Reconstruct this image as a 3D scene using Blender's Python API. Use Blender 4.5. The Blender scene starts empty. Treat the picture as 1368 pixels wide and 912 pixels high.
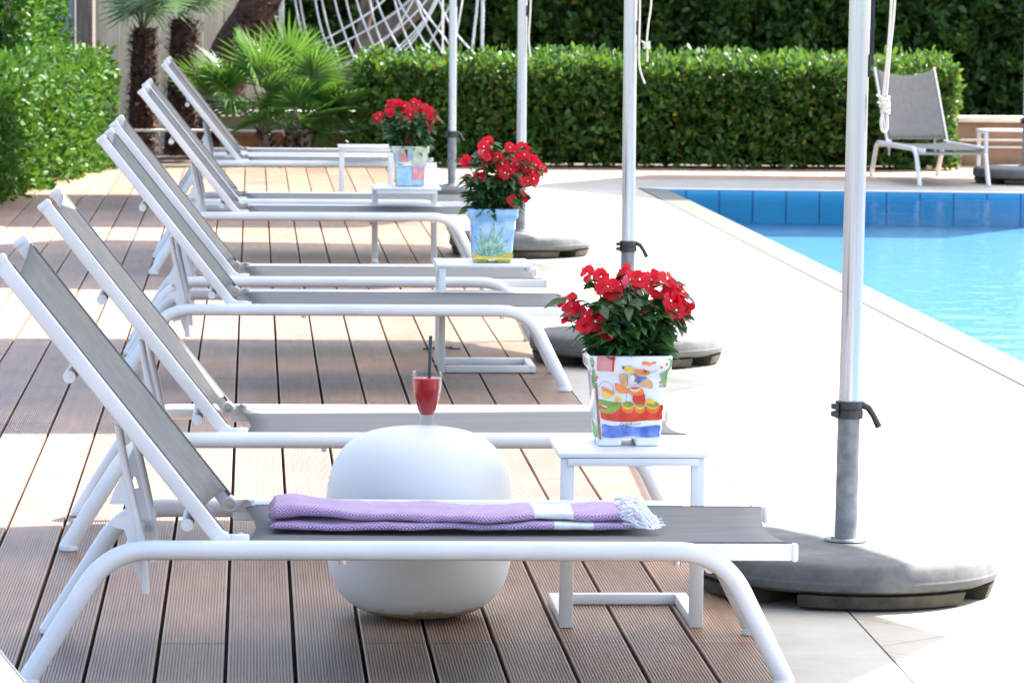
import bpy, bmesh, math, random
import numpy as np
from mathutils import Vector, Matrix, Quaternion

random.seed(7)
rng = np.random.default_rng(11)
R = math.radians
scene = bpy.context.scene
COL = scene.collection

# ------------------------------------------------------------------ materials
def nmat(name):
    m = bpy.data.materials.new(name); m.use_nodes = True
    nt = m.node_tree
    return m, nt, nt.nodes['Principled BSDF'], nt.nodes['Material Output']

def N(nt, t, **kw):
    n = nt.nodes.new(t)
    for k, v in kw.items():
        if k in n.inputs: n.inputs[k].default_value = v
        else: setattr(n, k, v)
    return n

def L(nt, a, b): nt.links.new(a, b)

def ramp(nt, fac, stops):
    r = nt.nodes.new('ShaderNodeValToRGB')
    els = r.color_ramp.elements
    while len(els) < len(stops): els.new(0.5)
    for e, (p, c) in zip(els, stops):
        e.position = p; e.color = (*c, 1)
    L(nt, fac, r.inputs['Fac'])
    return r.outputs['Color']

def noise_mat(name, c1, c2, scale=8, rough=.5, metal=0, bump=0, bscale=60, detail=4, spec=.5, coord='Object', lo=.35, hi=.65, stretch=None):
    m, nt, b, o = nmat(name)
    tc = N(nt, 'ShaderNodeTexCoord'); vec = tc.outputs[coord]
    if stretch:
        mp = N(nt, 'ShaderNodeMapping'); mp.inputs['Scale'].default_value = stretch
        L(nt, vec, mp.inputs['Vector']); vec = mp.outputs['Vector']
    n = N(nt, 'ShaderNodeTexNoise', Scale=scale, Detail=detail)
    L(nt, vec, n.inputs['Vector'])
    L(nt, ramp(nt, n.outputs['Fac'], [(lo, c1), (hi, c2)]), b.inputs['Base Color'])
    b.inputs['Roughness'].default_value = rough
    b.inputs['Metallic'].default_value = metal
    b.inputs['Specular IOR Level'].default_value = spec
    if bump:
        n2 = N(nt, 'ShaderNodeTexNoise', Scale=bscale, Detail=3); L(nt, vec, n2.inputs['Vector'])
        bp = N(nt, 'ShaderNodeBump', Strength=bump, Distance=.01)
        L(nt, n2.outputs['Fac'], bp.inputs['Height']); L(nt, bp.outputs['Normal'], b.inputs['Normal'])
    return m

def leaf_mat(name, stops, rough=.38, trans=.35, spec=.5, tcol=(.25, .45, .04)):
    m, nt, b, o = nmat(name)
    g = N(nt, 'ShaderNodeNewGeometry')
    c = ramp(nt, g.outputs['Random Per Island'], stops)
    L(nt, c, b.inputs['Base Color'])
    b.inputs['Roughness'].default_value = rough
    b.inputs['Specular IOR Level'].default_value = spec
    t = N(nt, 'ShaderNodeBsdfTranslucent'); 
    mx = N(nt, 'ShaderNodeMix', data_type='RGBA'); mx.inputs[0].default_value = .5
    L(nt, c, mx.inputs[6]); mx.inputs[7].default_value = (*tcol, 1)
    L(nt, mx.outputs[2], t.inputs['Color'])
    ms = N(nt, 'ShaderNodeMixShader', Fac=trans)
    L(nt, b.outputs[0], ms.inputs[1]); L(nt, t.outputs[0], ms.inputs[2]); L(nt, ms.outputs[0], o.inputs['Surface'])
    return m

MAT = {}
MAT['white'] = noise_mat('white_powder_coat', (.6, .6, .605), (.67, .67, .67), 6, .38, bump=.03, bscale=200)
MAT['white_plastic'] = noise_mat('white_polyethylene', (.60, .60, .60), (.64, .64, .64), 3, .5, bump=.02, bscale=40)
_m = MAT['white_plastic']; _nt = _m.node_tree; _b = _nt.nodes['Principled BSDF']
_src = _b.inputs['Base Color'].links[0].from_socket
_tc = N(_nt, 'ShaderNodeTexCoord'); _sx = N(_nt, 'ShaderNodeSeparateXYZ'); L(_nt, _tc.outputs['Object'], _sx.inputs[0])
_n = N(_nt, 'ShaderNodeTexNoise', Scale=22, Detail=6); L(_nt, _tc.outputs['Object'], _n.inputs['Vector'])
_a = N(_nt, 'ShaderNodeMath', operation='MULTIPLY_ADD'); L(_nt, _n.outputs['Fac'], _a.inputs[0]); _a.inputs[1].default_value = -.05; L(_nt, _sx.outputs['Z'], _a.inputs[2])
_x = N(_nt, 'ShaderNodeMix', data_type='RGBA', blend_type='MULTIPLY'); _x.inputs[0].default_value = 1
L(_nt, _src, _x.inputs[6]); L(_nt, ramp(_nt, _a.outputs[0], [(-.012, (.62, .5, .34)), (.006, (1, 1, 1))]), _x.inputs[7]); L(_nt, _x.outputs[2], _b.inputs['Base Color'])
MAT['cap'] = noise_mat('white_plastic_cap', (.62, .62, .62), (.7, .7, .7), 30, .45)
MAT['bolt'] = noise_mat('steel_bolt', (.35, .34, .33), (.5, .5, .5), 60, .35, 1)
MAT['spline'] = noise_mat('dark_welt', (.05, .055, .07), (.09, .095, .11), 200, .7)
MAT['black'] = noise_mat('black_nylon', (.012, .012, .014), (.025, .025, .028), 60, .42)
MAT['navy'] = noise_mat('navy_webbing', (.006, .008, .022), (.012, .014, .035), 60, .7)
MAT['alu'] = noise_mat('anodised_aluminium', (.46, .50, .57), (.56, .60, .67), 4, .24, .9, stretch=(30, 30, .3))
MAT['galv'] = noise_mat('galvanised_steel', (.13, .145, .16), (.24, .255, .27), 26, .5, .4, bump=.05, bscale=90, detail=6)
MAT['rope'] = noise_mat('cotton_cord', (.62, .6, .53), (.78, .76, .7), 400, .9, bump=.5, bscale=500)
MAT['canvas'] = noise_mat('umbrella_canvas', (.66, .63, .56), (.72, .69, .62), 5, .85)
def canvas_mat():
    m, nt, b, o = nmat('umbrella_canvas')
    b.inputs['Base Color'].default_value = (.7, .67, .6, 1); b.inputs['Roughness'].default_value = .85
    t = N(nt, 'ShaderNodeBsdfTranslucent', Color=(.8, .77, .7, 1)); ms = N(nt, 'ShaderNodeMixShader', Fac=.42)
    L(nt, b.outputs[0], ms.inputs[1]); L(nt, t.outputs[0], ms.inputs[2]); L(nt, ms.outputs[0], o.inputs['Surface'])
    return m
MAT['canvas'] = canvas_mat()
MAT['soil'] = noise_mat('potting_soil', (.02, .014, .01), (.05, .035, .025), 90, .95, bump=.6)
MAT['bark'] = noise_mat('tree_bark', (.09, .065, .05), (.2, .155, .125), 14, .9, bump=.8, bscale=30, stretch=(1, 1, .3))
MAT['palmtrunk'] = noise_mat('palm_trunk_fibre', (.03, .012, .008), (.09, .042, .026), 30, .95, bump=.8, bscale=60)
MAT['ground'] = noise_mat('garden_earth', (.06, .042, .028), (.12, .085, .055), 5, .95, bump=.5, bscale=40)

def fabric_mat(name, c1, c2):
    m, nt, b, o = nmat(name)
    tc = N(nt, 'ShaderNodeTexCoord')
    n = N(nt, 'ShaderNodeTexNoise', Scale=3.0, Detail=5); 
    mp = N(nt, 'ShaderNodeMapping'); mp.inputs['Scale'].default_value = (1, 9, 9)
    L(nt, tc.outputs['Object'], mp.inputs['Vector']); L(nt, mp.outputs['Vector'], n.inputs['Vector'])
    L(nt, ramp(nt, n.outputs['Fac'], [(.3, c1), (.7, c2)]), b.inputs['Base Color'])
    b.inputs['Roughness'].default_value = .8; b.inputs['Specular IOR Level'].default_value = .03
    w1 = N(nt, 'ShaderNodeTexWave', Scale=140); w1.bands_direction = 'X'
    w2 = N(nt, 'ShaderNodeTexWave', Scale=140); w2.bands_direction = 'Y'
    L(nt, tc.outputs['Object'], w1.inputs['Vector']); L(nt, tc.outputs['Object'], w2.inputs['Vector'])
    mu = N(nt, 'ShaderNodeMath', operation='MULTIPLY'); L(nt, w1.outputs['Fac'], mu.inputs[0]); L(nt, w2.outputs['Fac'], mu.inputs[1])
    bp = N(nt, 'ShaderNodeBump', Strength=.25, Distance=.002); L(nt, mu.outputs[0], bp.inputs['Height']); L(nt, bp.outputs[0], b.inputs['Normal'])
    t = N(nt, 'ShaderNodeBsdfTranslucent', Color=(.3, .3, .29, 1)); ms = N(nt, 'ShaderNodeMixShader', Fac=.12)
    L(nt, b.outputs[0], ms.inputs[1]); L(nt, t.outputs[0], ms.inputs[2]); L(nt, ms.outputs[0], o.inputs['Surface'])
    return m
MAT['fabric'] = fabric_mat('grey_mesh_fabric', (.195, .193, .188), (.235, .232, .225))
MAT['bed_fabric'] = fabric_mat('lit_bed_mesh_fabric', (.20, .2, .2), (.24, .24, .238))  # same mesh as the back, with brighter bed light put in its colour

def deck_mat():
    m, nt, b, o = nmat('composite_decking')
    tc = N(nt, 'ShaderNodeTexCoord'); g = N(nt, 'ShaderNodeNewGeometry')
    base = ramp(nt, g.outputs['Random Per Island'], [(0, (.235, .15, .108)), (.3, (.31, .197, .134)), (.55, (.268, .177, .132)), (.8, (.30, .197, .144)), (1, (.35, .216, .14))])
    n = N(nt, 'ShaderNodeTexNoise', Scale=2.2, Detail=7, Roughness=.6); L(nt, tc.outputs['Object'], n.inputs['Vector'])
    n3 = N(nt, 'ShaderNodeTexNoise', Scale=40, Detail=4); 
    mp = N(nt, 'ShaderNodeMapping'); mp.inputs['Scale'].default_value = (1, .06, 1)
    L(nt, tc.outputs['Object'], mp.inputs['Vector']); L(nt, mp.outputs['Vector'], n3.inputs['Vector'])
    dirt = ramp(nt, n.outputs['Fac'], [(.3, (.8, .79, .77)), (.62, (1.1, 1.09, 1.08))])
    st = ramp(nt, n3.outputs['Fac'], [(.3, (.86, .86, .86)), (.7, (1.1, 1.1, 1.1))])
    m1 = N(nt, 'ShaderNodeMix', data_type='RGBA', blend_type='MULTIPLY'); m1.inputs[0].default_value = 1
    L(nt, base, m1.inputs[6]); L(nt, dirt, m1.inputs[7])
    m2 = N(nt, 'ShaderNodeMix', data_type='RGBA', blend_type='MULTIPLY'); m2.inputs[0].default_value = 1
    L(nt, m1.outputs[2], m2.inputs[6]); L(nt, st, m2.inputs[7])
    L(nt, m2.outputs[2], b.inputs['Base Color'])
    b.inputs['Roughness'].default_value = .5
    b.inputs['Specular IOR Level'].default_value = .45
    return m
MAT['deck'] = deck_mat()
MAT['gap'] = noise_mat('dark_substructure', (.01, .008, .006), (.025, .018, .014), 12, .95)

def tile_mat():
    m, nt, b, o = nmat('travertine_tiles')
    tc = N(nt, 'ShaderNodeTexCoord')
    mp = N(nt, 'ShaderNodeMapping'); mp.inputs['Rotation'].default_value = (0, 0, R(50)); mp.inputs['Location'].default_value = (.13, .07, 0)
    L(nt, tc.outputs['Object'], mp.inputs['Vector'])
    br = N(nt, 'ShaderNodeTexBrick'); br.offset = 0.5
    br.inputs['Scale'].default_value = 1; br.inputs['Mortar Size'].default_value = .0022; br.inputs['Brick Width'].default_value = .42; br.inputs['Row Height'].default_value = .3
    br.inputs['Color1'].default_value = (.365, .33, .275, 1); br.inputs['Color2'].default_value = (.41, .375, .32, 1); br.inputs['Mortar'].default_value = (.2, .17, .14, 1)
    br.inputs['Mortar Smooth'].default_value = .1
    L(nt, mp.outputs['Vector'], br.inputs['Vector'])
    n = N(nt, 'ShaderNodeTexNoise', Scale=7, Detail=8, Roughness=.65); L(nt, tc.outputs['Object'], n.inputs['Vector'])
    mx = N(nt, 'ShaderNodeMix', data_type='RGBA', blend_type='MULTIPLY'); mx.inputs[0].default_value = 1
    L(nt, br.outputs['Color'], mx.inputs[6]); L(nt, ramp(nt, n.outputs['Fac'], [(.3, (.84, .83, .8)), (.7, (1.08, 1.07, 1.05))]), mx.inputs[7])
    L(nt, mx.outputs[2], b.inputs['Base Color']); b.inputs['Roughness'].default_value = .6
    return m
MAT['tile'] = tile_mat()
MAT['border'] = noise_mat('travertine_border', (.33, .305, .265), (.41, .385, .34), 5, .6, bump=.1, bscale=50, detail=8)
MAT['farpave'] = noise_mat('terracotta_paving', (.27, .18, .13), (.34, .235, .18), 3, .7)
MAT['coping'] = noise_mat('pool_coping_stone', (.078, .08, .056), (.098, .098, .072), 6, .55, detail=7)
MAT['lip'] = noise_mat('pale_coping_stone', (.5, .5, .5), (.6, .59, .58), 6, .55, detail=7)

def pooltile(name, c1, c2, mort, horiz):
    m, nt, b, o = nmat(name)
    tc = N(nt, 'ShaderNodeTexCoord'); vec = tc.outputs['Object']
    if not horiz:
        sx = N(nt, 'ShaderNodeSeparateXYZ'); L(nt, vec, sx.inputs[0])
        ad = N(nt, 'ShaderNodeMath', operation='ADD'); L(nt, sx.outputs['X'], ad.inputs[0]); L(nt, sx.outputs['Y'], ad.inputs[1])
        cx = N(nt, 'ShaderNodeCombineXYZ'); L(nt, ad.outputs[0], cx.inputs['X']); L(nt, sx.outputs['Z'], cx.inputs['Y']); vec = cx.outputs[0]
    br = N(nt, 'ShaderNodeTexBrick'); br.offset = 0
    br.inputs['Scale'].default_value = 1; br.inputs['Mortar Size'].default_value = .006
    br.inputs['Brick Width'].default_value = .2; br.inputs['Row Height'].default_value = .45 if not horiz else .2
    br.inputs['Color1'].default_value = (*c1, 1); br.inputs['Color2'].default_value = (*c2, 1); br.inputs['Mortar'].default_value = (*mort, 1)
    L(nt, vec, br.inputs['Vector']); L(nt, br.outputs['Color'], b.inputs['Base Color'])
    b.inputs['Roughness'].default_value = .35
    return m
MAT['poolwall'] = pooltile('pool_wall_tile', (.035, .28, .47), (.045, .31, .51), (.014, .11, .24), False)
MAT['poolfloor'] = pooltile('pool_floor_tile', (.075, .162, .31), (.078, .168, .318), (.07, .154, .30), True)

def water_mat():
    m, nt, b, o = nmat('pool_water')
    nt.nodes.remove(b)
    tr = N(nt, 'ShaderNodeBsdfTransparent', Color=(.72, .93, .99, 1))
    gl = N(nt, 'ShaderNodeBsdfGlossy', Roughness=.02, Color=(.9, .95, 1, 1))
    tc = N(nt, 'ShaderNodeTexCoord'); mp = N(nt, 'ShaderNodeMapping'); mp.inputs['Scale'].default_value = (1, .8, 1)
    L(nt, tc.outputs['Object'], mp.inputs['Vector'])
    n = N(nt, 'ShaderNodeTexNoise', Scale=5, Detail=3, Roughness=.5); L(nt, mp.outputs['Vector'], n.inputs['Vector'])
    bp = N(nt, 'ShaderNodeBump', Strength=.5, Distance=.02); L(nt, n.outputs['Fac'], bp.inputs['Height'])
    L(nt, bp.outputs[0], gl.inputs['Normal'])
    ms = N(nt, 'ShaderNodeMixShader', Fac=.19); L(nt, tr.outputs[0], ms.inputs[1]); L(nt, gl.outputs[0], ms.inputs[2])
    L(nt, ms.outputs[0], o.inputs['Surface'])
    return m
MAT['water'] = water_mat()

def concrete_mat():
    m, nt, b, o = nmat('weathered_concrete')
    tc = N(nt, 'ShaderNodeTexCoord')
    n = N(nt, 'ShaderNodeTexNoise', Scale=9, Detail=9, Roughness=.7); L(nt, tc.outputs['Object'], n.inputs['Vector'])
    n2 = N(nt, 'ShaderNodeTexNoise', Scale=26, Detail=5); L(nt, tc.outputs['Object'], n2.inputs['Vector'])
    c = ramp(nt, n.outputs['Fac'], [(.3, (.065, .068, .07)), (.55, (.11, .113, .115)), (.75, (.16, .16, .158))])
    # darker, blotchy tone in the lower half of the rim
    sx = N(nt, 'ShaderNodeSeparateXYZ'); L(nt, tc.outputs['Object'], sx.inputs[0])
    a = N(nt, 'ShaderNodeMath', operation='MULTIPLY_ADD'); L(nt, n2.outputs['Fac'], a.inputs[0]); a.inputs[1].default_value = .05; L(nt, sx.outputs['Z'], a.inputs[2])
    k = ramp(nt, a.outputs[0], [(.062, (.62, .60, .55)), (.075, (1, 1, 1))])
    mx = N(nt, 'ShaderNodeMix', data_type='RGBA', blend_type='MULTIPLY'); mx.inputs[0].default_value = 1
    L(nt, c, mx.inputs[6]); L(nt, k, mx.inputs[7]); L(nt, mx.outputs[2], b.inputs['Base Color'])
    b.inputs['Roughness'].default_value = .85
    bp = N(nt, 'ShaderNodeBump', Strength=.3, Distance=.006); L(nt, n2.outputs['Fac'], bp.inputs['Height']); L(nt, bp.outputs[0], b.inputs['Normal'])
    return m
MAT['concrete'] = concrete_mat()
MAT['skirt'] = noise_mat('stained_concrete_foot', (.03, .026, .02), (.07, .058, .042), 16, .9, bump=.3)

def plaster_mat():
    m, nt, b, o = nmat('board_marked_concrete')
    tc = N(nt, 'ShaderNodeTexCoord')
    n = N(nt, 'ShaderNodeTexNoise', Scale=5, Detail=8, Roughness=.65)
    mp = N(nt, 'ShaderNodeMapping'); mp.inputs['Scale'].default_value = (4, 4, .6)
    L(nt, tc.outputs['Object'], mp.inputs['Vector']); L(nt, mp.outputs['Vector'], n.inputs['Vector'])
    L(nt, ramp(nt, n.outputs['Fac'], [(.3, (.62, .47, .31)), (.7, (.82, .66, .46))]), b.inputs['Base Color'])
    b.inputs['Roughness'].default_value = .85
    return m
MAT['boardwall'] = plaster_mat()
MAT['postwood'] = noise_mat('brown_timber', (.15, .11, .085), (.24, .185, .15), 8, .8, stretch=(6, 6, .5))
MAT['bluepanel'] = noise_mat('grey_blue_panel', (.3, .34, .4), (.37, .41, .46), 4, .7)
MAT['planter'] = noise_mat('rendered_planter_wall', (.20, .125, .08), (.33, .22, .15), 4, .85, bump=.2, detail=7)
MAT['planterred'] = noise_mat('terracotta_planter_face', (.26, .09, .035), (.36, .14, .06), 6, .8)
MAT['planter_top'] = noise_mat('planter_coping', (.62, .58, .52), (.72, .68, .61), 6, .7)

# leaves
MAT['hedge_leaf'] = leaf_mat('hedge_leaf', [(0, (.018, .058, .010)), (.45, (.036, .10, .015)), (.8, (.062, .145, .024)), (.95, (.11, .18, .03)), (.98, (.26, .21, .03)), (.99, (.13, .045, .02)), (1, (.05, .12, .018))], .42, .24, .4)
MAT['hedge_bright'] = leaf_mat('bright_hedge_leaf', [(0, (.014, .058, .006)), (.5, (.034, .118, .012)), (.85, (.065, .175, .02)), (1, (.13, .23, .05))], .5, .17, .22)
MAT['tall_leaf'] = leaf_mat('tall_hedge_leaf', [(0, (.018, .055, .014)), (.5, (.038, .10, .02)), (.85, (.07, .16, .028)), (.97, (.1, .2, .03)), (1, (.2, .17, .03))], .42, .32)
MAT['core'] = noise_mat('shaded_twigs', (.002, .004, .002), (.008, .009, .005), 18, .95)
MAT['palm_green'] = leaf_mat('palm_green', [(0, (.014, .065, .014)), (.5, (.038, .125, .022)), (.85, (.075, .19, .035)), (1, (.16, .27, .06))], .33, .3, .6)
MAT['palm_silver'] = leaf_mat('palm_silver', [(0, (.13, .2, .14)), (.5, (.2, .29, .2)), (1, (.27, .36, .25))], .45, .3)
MAT['palm_fibre'] = leaf_mat('palm_fibre', [(0, (.025, .012, .008)), (.5, (.06, .03, .02)), (.85, (.11, .06, .04)), (1, (.26, .18, .12))], .8, .08, .2, (.1, .05, .03))
MAT['vinca_leaf'] = leaf_mat('periwinkle_leaf', [(0, (.012, .05, .018)), (.5, (.022, .075, .024)), (.9, (.04, .11, .03)), (1, (.07, .16, .04))], .34, .22, .6, (.10, .28, .03))
MAT['stem'] = noise_mat('green_stem', (.05, .11, .03), (.09, .15, .05), 40, .6)
MAT['petal'] = leaf_mat('red_petal', [(0, (.52, .004, .020)), (.6, (.62, .006, .026)), (1, (.7, .012, .04))], .5, .42, .3, (.85, .01, .03))
MAT['petal_back'] = leaf_mat('pink_bud', [(0, (.62, .08, .16)), (1, (.72, .2, .3))], .5, .3, .3, (.8, .1, .2))
MAT['eye'] = noise_mat('flower_eye', (.8, .7, .45), (.85, .75, .5), 40, .6)

def glaze(name, c1, c2, scale=9, lo=.35, hi=.65):
    m = noise_mat(name, c1, c2, scale, .16, detail=6, lo=lo, hi=hi)
    b = m.node_tree.nodes['Principled BSDF']; b.inputs['Coat Weight'].default_value = .35; b.inputs['Coat Roughness'].default_value = .08
    return m
G = {
 'white': glaze('glaze_white', (.66, .68, .73), (.74, .76, .79)),
 'sky': glaze('glaze_sky_blue', (.13, .34, .62), (.36, .58, .76), 16),
 'red': glaze('glaze_red', (.5, .03, .02), (.66, .07, .035), 40),
 'orange': glaze('glaze_orange', (.68, .13, .03), (.74, .26, .06), 40),
 'yellow': glaze('glaze_yellow', (.7, .42, .03), (.75, .55, .1), 40),
 'olive': glaze('glaze_green', (.16, .26, .04), (.3, .4, .09), 40),
 'leaf': glaze('glaze_leaf_green', (.12, .3, .12), (.25, .45, .2), 60),
 'blue': glaze('glaze_cobalt', (.05, .11, .42), (.2, .31, .66), 40),
 'pink': glaze('glaze_pink', (.52, .17, .19), (.62, .28, .3), 40),
 'brown': glaze('glaze_brown', (.24, .09, .05), (.33, .16, .1), 60),
 'skin': glaze('glaze_skin', (.5, .28, .13), (.6, .38, .2), 60),
 'sand': glaze('glaze_sand', (.56, .46, .05), (.66, .56, .13), 40),
 'agave': glaze('glaze_agave', (.14, .33, .27), (.36, .55, .45), 50),
 'agave2': glaze('glaze_agave_dark', (.07, .2, .17), (.14, .3, .25), 50),
 'line': glaze('glaze_dark_line', (.02, .02, .03), (.05, .05, .06), 60),
 'teal': glaze('glaze_teal', (.03, .16, .2), (.06, .25, .28), 60),
 'pale': glaze('glaze_pale_green', (.36, .47, .33), (.56, .62, .5), 30),
 'gold': glaze('glaze_gold', (.52, .42, .12), (.62, .5, .2), 60),
 'lilac': glaze('glaze_lilac', (.36, .3, .42), (.46, .4, .52), 40),
 'aqua': glaze('glaze_aqua', (.15, .38, .64), (.3, .52, .72), 40),
}

def towel_mat():
    m, nt, b, o = nmat('woven_cotton_towel')
    uv = N(nt, 'ShaderNodeUVMap'); uv.uv_map = 'UVMap'
    sx = N(nt, 'ShaderNodeSeparateXYZ'); L(nt, uv.outputs[0], sx.inputs[0])
    def mth(op, a, bb=None, c=None):
        n = N(nt, 'ShaderNodeMath', operation=op)
        for i, v in enumerate((a, bb, c)):
            if v is None: continue
            if isinstance(v, (int, float)): n.inputs[i].default_value = v
            else: L(nt, v, n.inputs[i])
        return n.outputs[0]
    def tri(x, s):
        return mth('ABSOLUTE', mth('SUBTRACT', mth('FRACT', mth('MULTIPLY', x, s)), .5))
    dsum = mth('ADD', tri(sx.outputs['X'], 34), tri(sx.outputs['Y'], 34))
    wv = mth('SINE', mth('MULTIPLY', dsum, 2 * math.pi * 4))
    f = mth('MULTIPLY_ADD', wv, .5, .5)
    n = N(nt, 'ShaderNodeTexNoise', Scale=30, Detail=4); L(nt, uv.outputs[0], n.inputs['Vector'])
    c = ramp(nt, f, [(.2, (.25, .09, .28)), (.7, (.54, .41, .55))])
    # white band: a woven stripe between two lengths along the towel
    s1 = mth('MULTIPLY', mth('GREATER_THAN', sx.outputs['X'], .567), mth('LESS_THAN', sx.outputs['X'], .652))
    mx = N(nt, 'ShaderNodeMix', data_type='RGBA'); L(nt, s1, mx.inputs[0]); L(nt, c, mx.inputs[6]); mx.inputs[7].default_value = (.62, .62, .64, 1)
    m2 = N(nt, 'ShaderNodeMix', data_type='RGBA', blend_type='MULTIPLY'); m2.inputs[0].default_value = 1
    L(nt, mx.outputs[2], m2.inputs[6]); L(nt, ramp(nt, n.outputs['Fac'], [(.3, (.88, .88, .88)), (.7, (1.06, 1.06, 1.06))]), m2.inputs[7])
    L(nt, m2.outputs[2], b.inputs['Base Color']); b.inputs['Roughness'].default_value = .9
    b.inputs['Sheen Weight'].default_value = .2
    bp = N(nt, 'ShaderNodeBump', Strength=.35, Distance=.002); L(nt, wv, bp.inputs['Height']); L(nt, bp.outputs[0], b.inputs['Normal'])
    return m
MAT['towel'] = towel_mat()
MAT['fringe'] = noise_mat('cotton_fringe', (.68, .68, .72), (.76, .76, .79), 200, .9)

def glass_mat():
    m, nt, b, o = nmat('drinking_glass')
    nt.nodes.remove(b)
    tr = N(nt, 'ShaderNodeBsdfTransparent', Color=(.90, .915, .93, 1)); gl = N(nt, 'ShaderNodeBsdfGlossy', Roughness=.03)
    lw = N(nt, 'ShaderNodeLayerWeight', Blend=.35)
    mr = N(nt, 'ShaderNodeMath', operation='MULTIPLY_ADD'); mr.inputs[1].default_value = .16; mr.inputs[2].default_value = .008
    L(nt, lw.outputs['Facing'], mr.inputs[0])
    ms = N(nt, 'ShaderNodeMixShader'); L(nt, mr.outputs[0], ms.inputs[0]); L(nt, tr.outputs[0], ms.inputs[1]); L(nt, gl.outputs[0], ms.inputs[2])
    L(nt, ms.outputs[0], o.inputs['Surface'])
    return m
MAT['glass'] = glass_mat()
def juice_mat():
    m, nt, b, o = nmat('red_fruit_juice')
    tc = N(nt, 'ShaderNodeTexCoord'); n = N(nt, 'ShaderNodeTexNoise', Scale=40, Detail=4); L(nt, tc.outputs['Object'], n.inputs['Vector'])
    sx = N(nt, 'ShaderNodeSeparateXYZ'); L(nt, tc.outputs['Object'], sx.inputs[0])
    a = N(nt, 'ShaderNodeMath', operation='MULTIPLY_ADD'); L(nt, n.outputs['Fac'], a.inputs[0]); a.inputs[1].default_value = .03; L(nt, sx.outputs['Z'], a.inputs[2])
    L(nt, ramp(nt, a.outputs[0], [(.09, (.46, .004, .010)), (.14, (.56, .025, .025))]), b.inputs['Base Color'])   # foam on top of thicker juice
    b.inputs['Roughness'].default_value = .25; b.inputs['Subsurface Weight'].default_value = .15; b.inputs['Subsurface Radius'].default_value = (.02, .004, .004)
    b.inputs['Subsurface Scale'].default_value = .5
    return m
MAT['juice'] = juice_mat()

# ------------------------------------------------------------------ mesh helpers
class MB:
    """collects shapes and links them as one mesh object"""
    def __init__(s): s.v = []; s.f = []; s.m = []; s.sm = []
    def add(s, verts, faces, mi=0, smooth=False):
        o = len(s.v); s.v += [tuple(v) for v in verts]
        for f in faces:
            s.f.append([i + o for i in f]); s.m.append(mi); s.sm.append(smooth)
    def box(s, c, d, mi=0, bev=.002, mat=None):
        bm = bmesh.new(); bmesh.ops.create_cube(bm, size=1)
        bmesh.ops.scale(bm, vec=d, verts=bm.verts)
        if bev: bmesh.ops.bevel(bm, geom=bm.edges[:], offset=min(bev, min(d) * .45), segments=2, affect='EDGES', profile=.5)
        M = Matrix.Translation(c) @ (mat or Matrix())
        bm.transform(M); bm.verts.index_update()
        s.add([v.co[:] for v in bm.verts], [[v.index for v in f.verts] for f in bm.faces], mi); bm.free()
    def tube(s, pts, r, seg=12, mi=0, cap=True, smooth=True, rr=None, closed=False):
        P = [Vector(p) for p in pts]; n = len(P); ring0 = None
        T = []
        for i in range(n):
            if closed: t = P[(i + 1) % n] - P[i - 1]
            else: t = P[min(i + 1, n - 1)] - P[max(i - 1, 0)]
            T.append(t.normalized())
        u = Vector((0, 0, 1)) if abs(T[0].z) < .9 else Vector((0, 1, 0))
        u = (u - T[0] * u.dot(T[0])).normalized()
        V = []
        for i in range(n):
            if i: 
                q = T[i - 1].rotation_difference(T[i]); u = (q @ u).normalized()
            w = T[i].cross(u); rad = rr[i] if rr else r
            for k in range(seg):
                a = 2 * math.pi * k / seg
                V.append(P[i] + (u * math.cos(a) + w * math.sin(a)) * rad)
        F = []
        for i in range(n if closed else n - 1):
            j = (i + 1) % n
            for k in range(seg):
                F.append([i * seg + k, i * seg + (k + 1) % seg, j * seg + (k + 1) % seg, j * seg + k])
        s.add(V, F, mi, smooth)
        if cap and not closed:
            o = len(V)
            s.add([V[k] for k in range(seg)], [list(range(seg))[::-1]], mi)
            s.add([V[(n - 1) * seg + k] for k in range(seg)], [list(range(seg))], mi)
    def lathe(s, prof, c=(0, 0, 0), seg=48, mi=0, smooth=True, a0=0, a1=2 * math.pi):
        full = abs(a1 - a0 - 2 * math.pi) < 1e-6
        na = seg if full else seg + 1
        V = []
        for (r, z) in prof:
            for k in range(na):
                a = a0 + (a1 - a0) * k / seg
                V.append((c[0] + r * math.cos(a), c[1] + r * math.sin(a), c[2] + z))
        F = []
        for i in range(len(prof) - 1):
            for k in range(seg):
                k2 = (k + 1) % na if full else k + 1
                F.append([i * na + k, i * na + k2, (i + 1) * na + k2, (i + 1) * na + k])
        s.add(V, F, mi, smooth)
        if not full:
            n = len(prof)
            s.add([V[i * na] for i in range(n)], [list(range(n))], mi)
            s.add([V[i * na + na - 1] for i in range(n)], [list(range(n))[::-1]], mi)
    def prism(s, poly, y0, y1, mi=0):
        """polygon in x,z swept from y0 to y1"""
        n = len(poly)
        V = [(x, y0, z) for x, z in poly] + [(x, y1, z) for x, z in poly]
        F = [list(range(n)), list(range(2 * n - 1, n - 1, -1))]
        for i in range(n):
            j = (i + 1) % n; F.append([i, i + n, j + n, j])
        s.add(V, F, mi)
    def build(s, name, mats, parent=None, loc=None, fix=True):
        me = bpy.data.meshes.new(name)
        me.from_pydata(s.v, [], s.f)
        if not isinstance(mats, (list, tuple)): mats = [mats]
        for m in mats: me.materials.append(m)
        me.polygons.foreach_set('material_index', s.m)
        me.polygons.foreach_set('use_smooth', s.sm)
        if fix:
            bm = bmesh.new(); bm.from_mesh(me); bmesh.ops.recalc_face_normals(bm, faces=bm.faces[:]); bm.to_mesh(me); bm.free()
        me.update()
        if fix: me.set_sharp_from_angle(angle=R(38))
        o = bpy.data.objects.new(name, me); COL.objects.link(o)
        if parent: o.parent = parent
        if loc: o.location = loc
        return o

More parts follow.
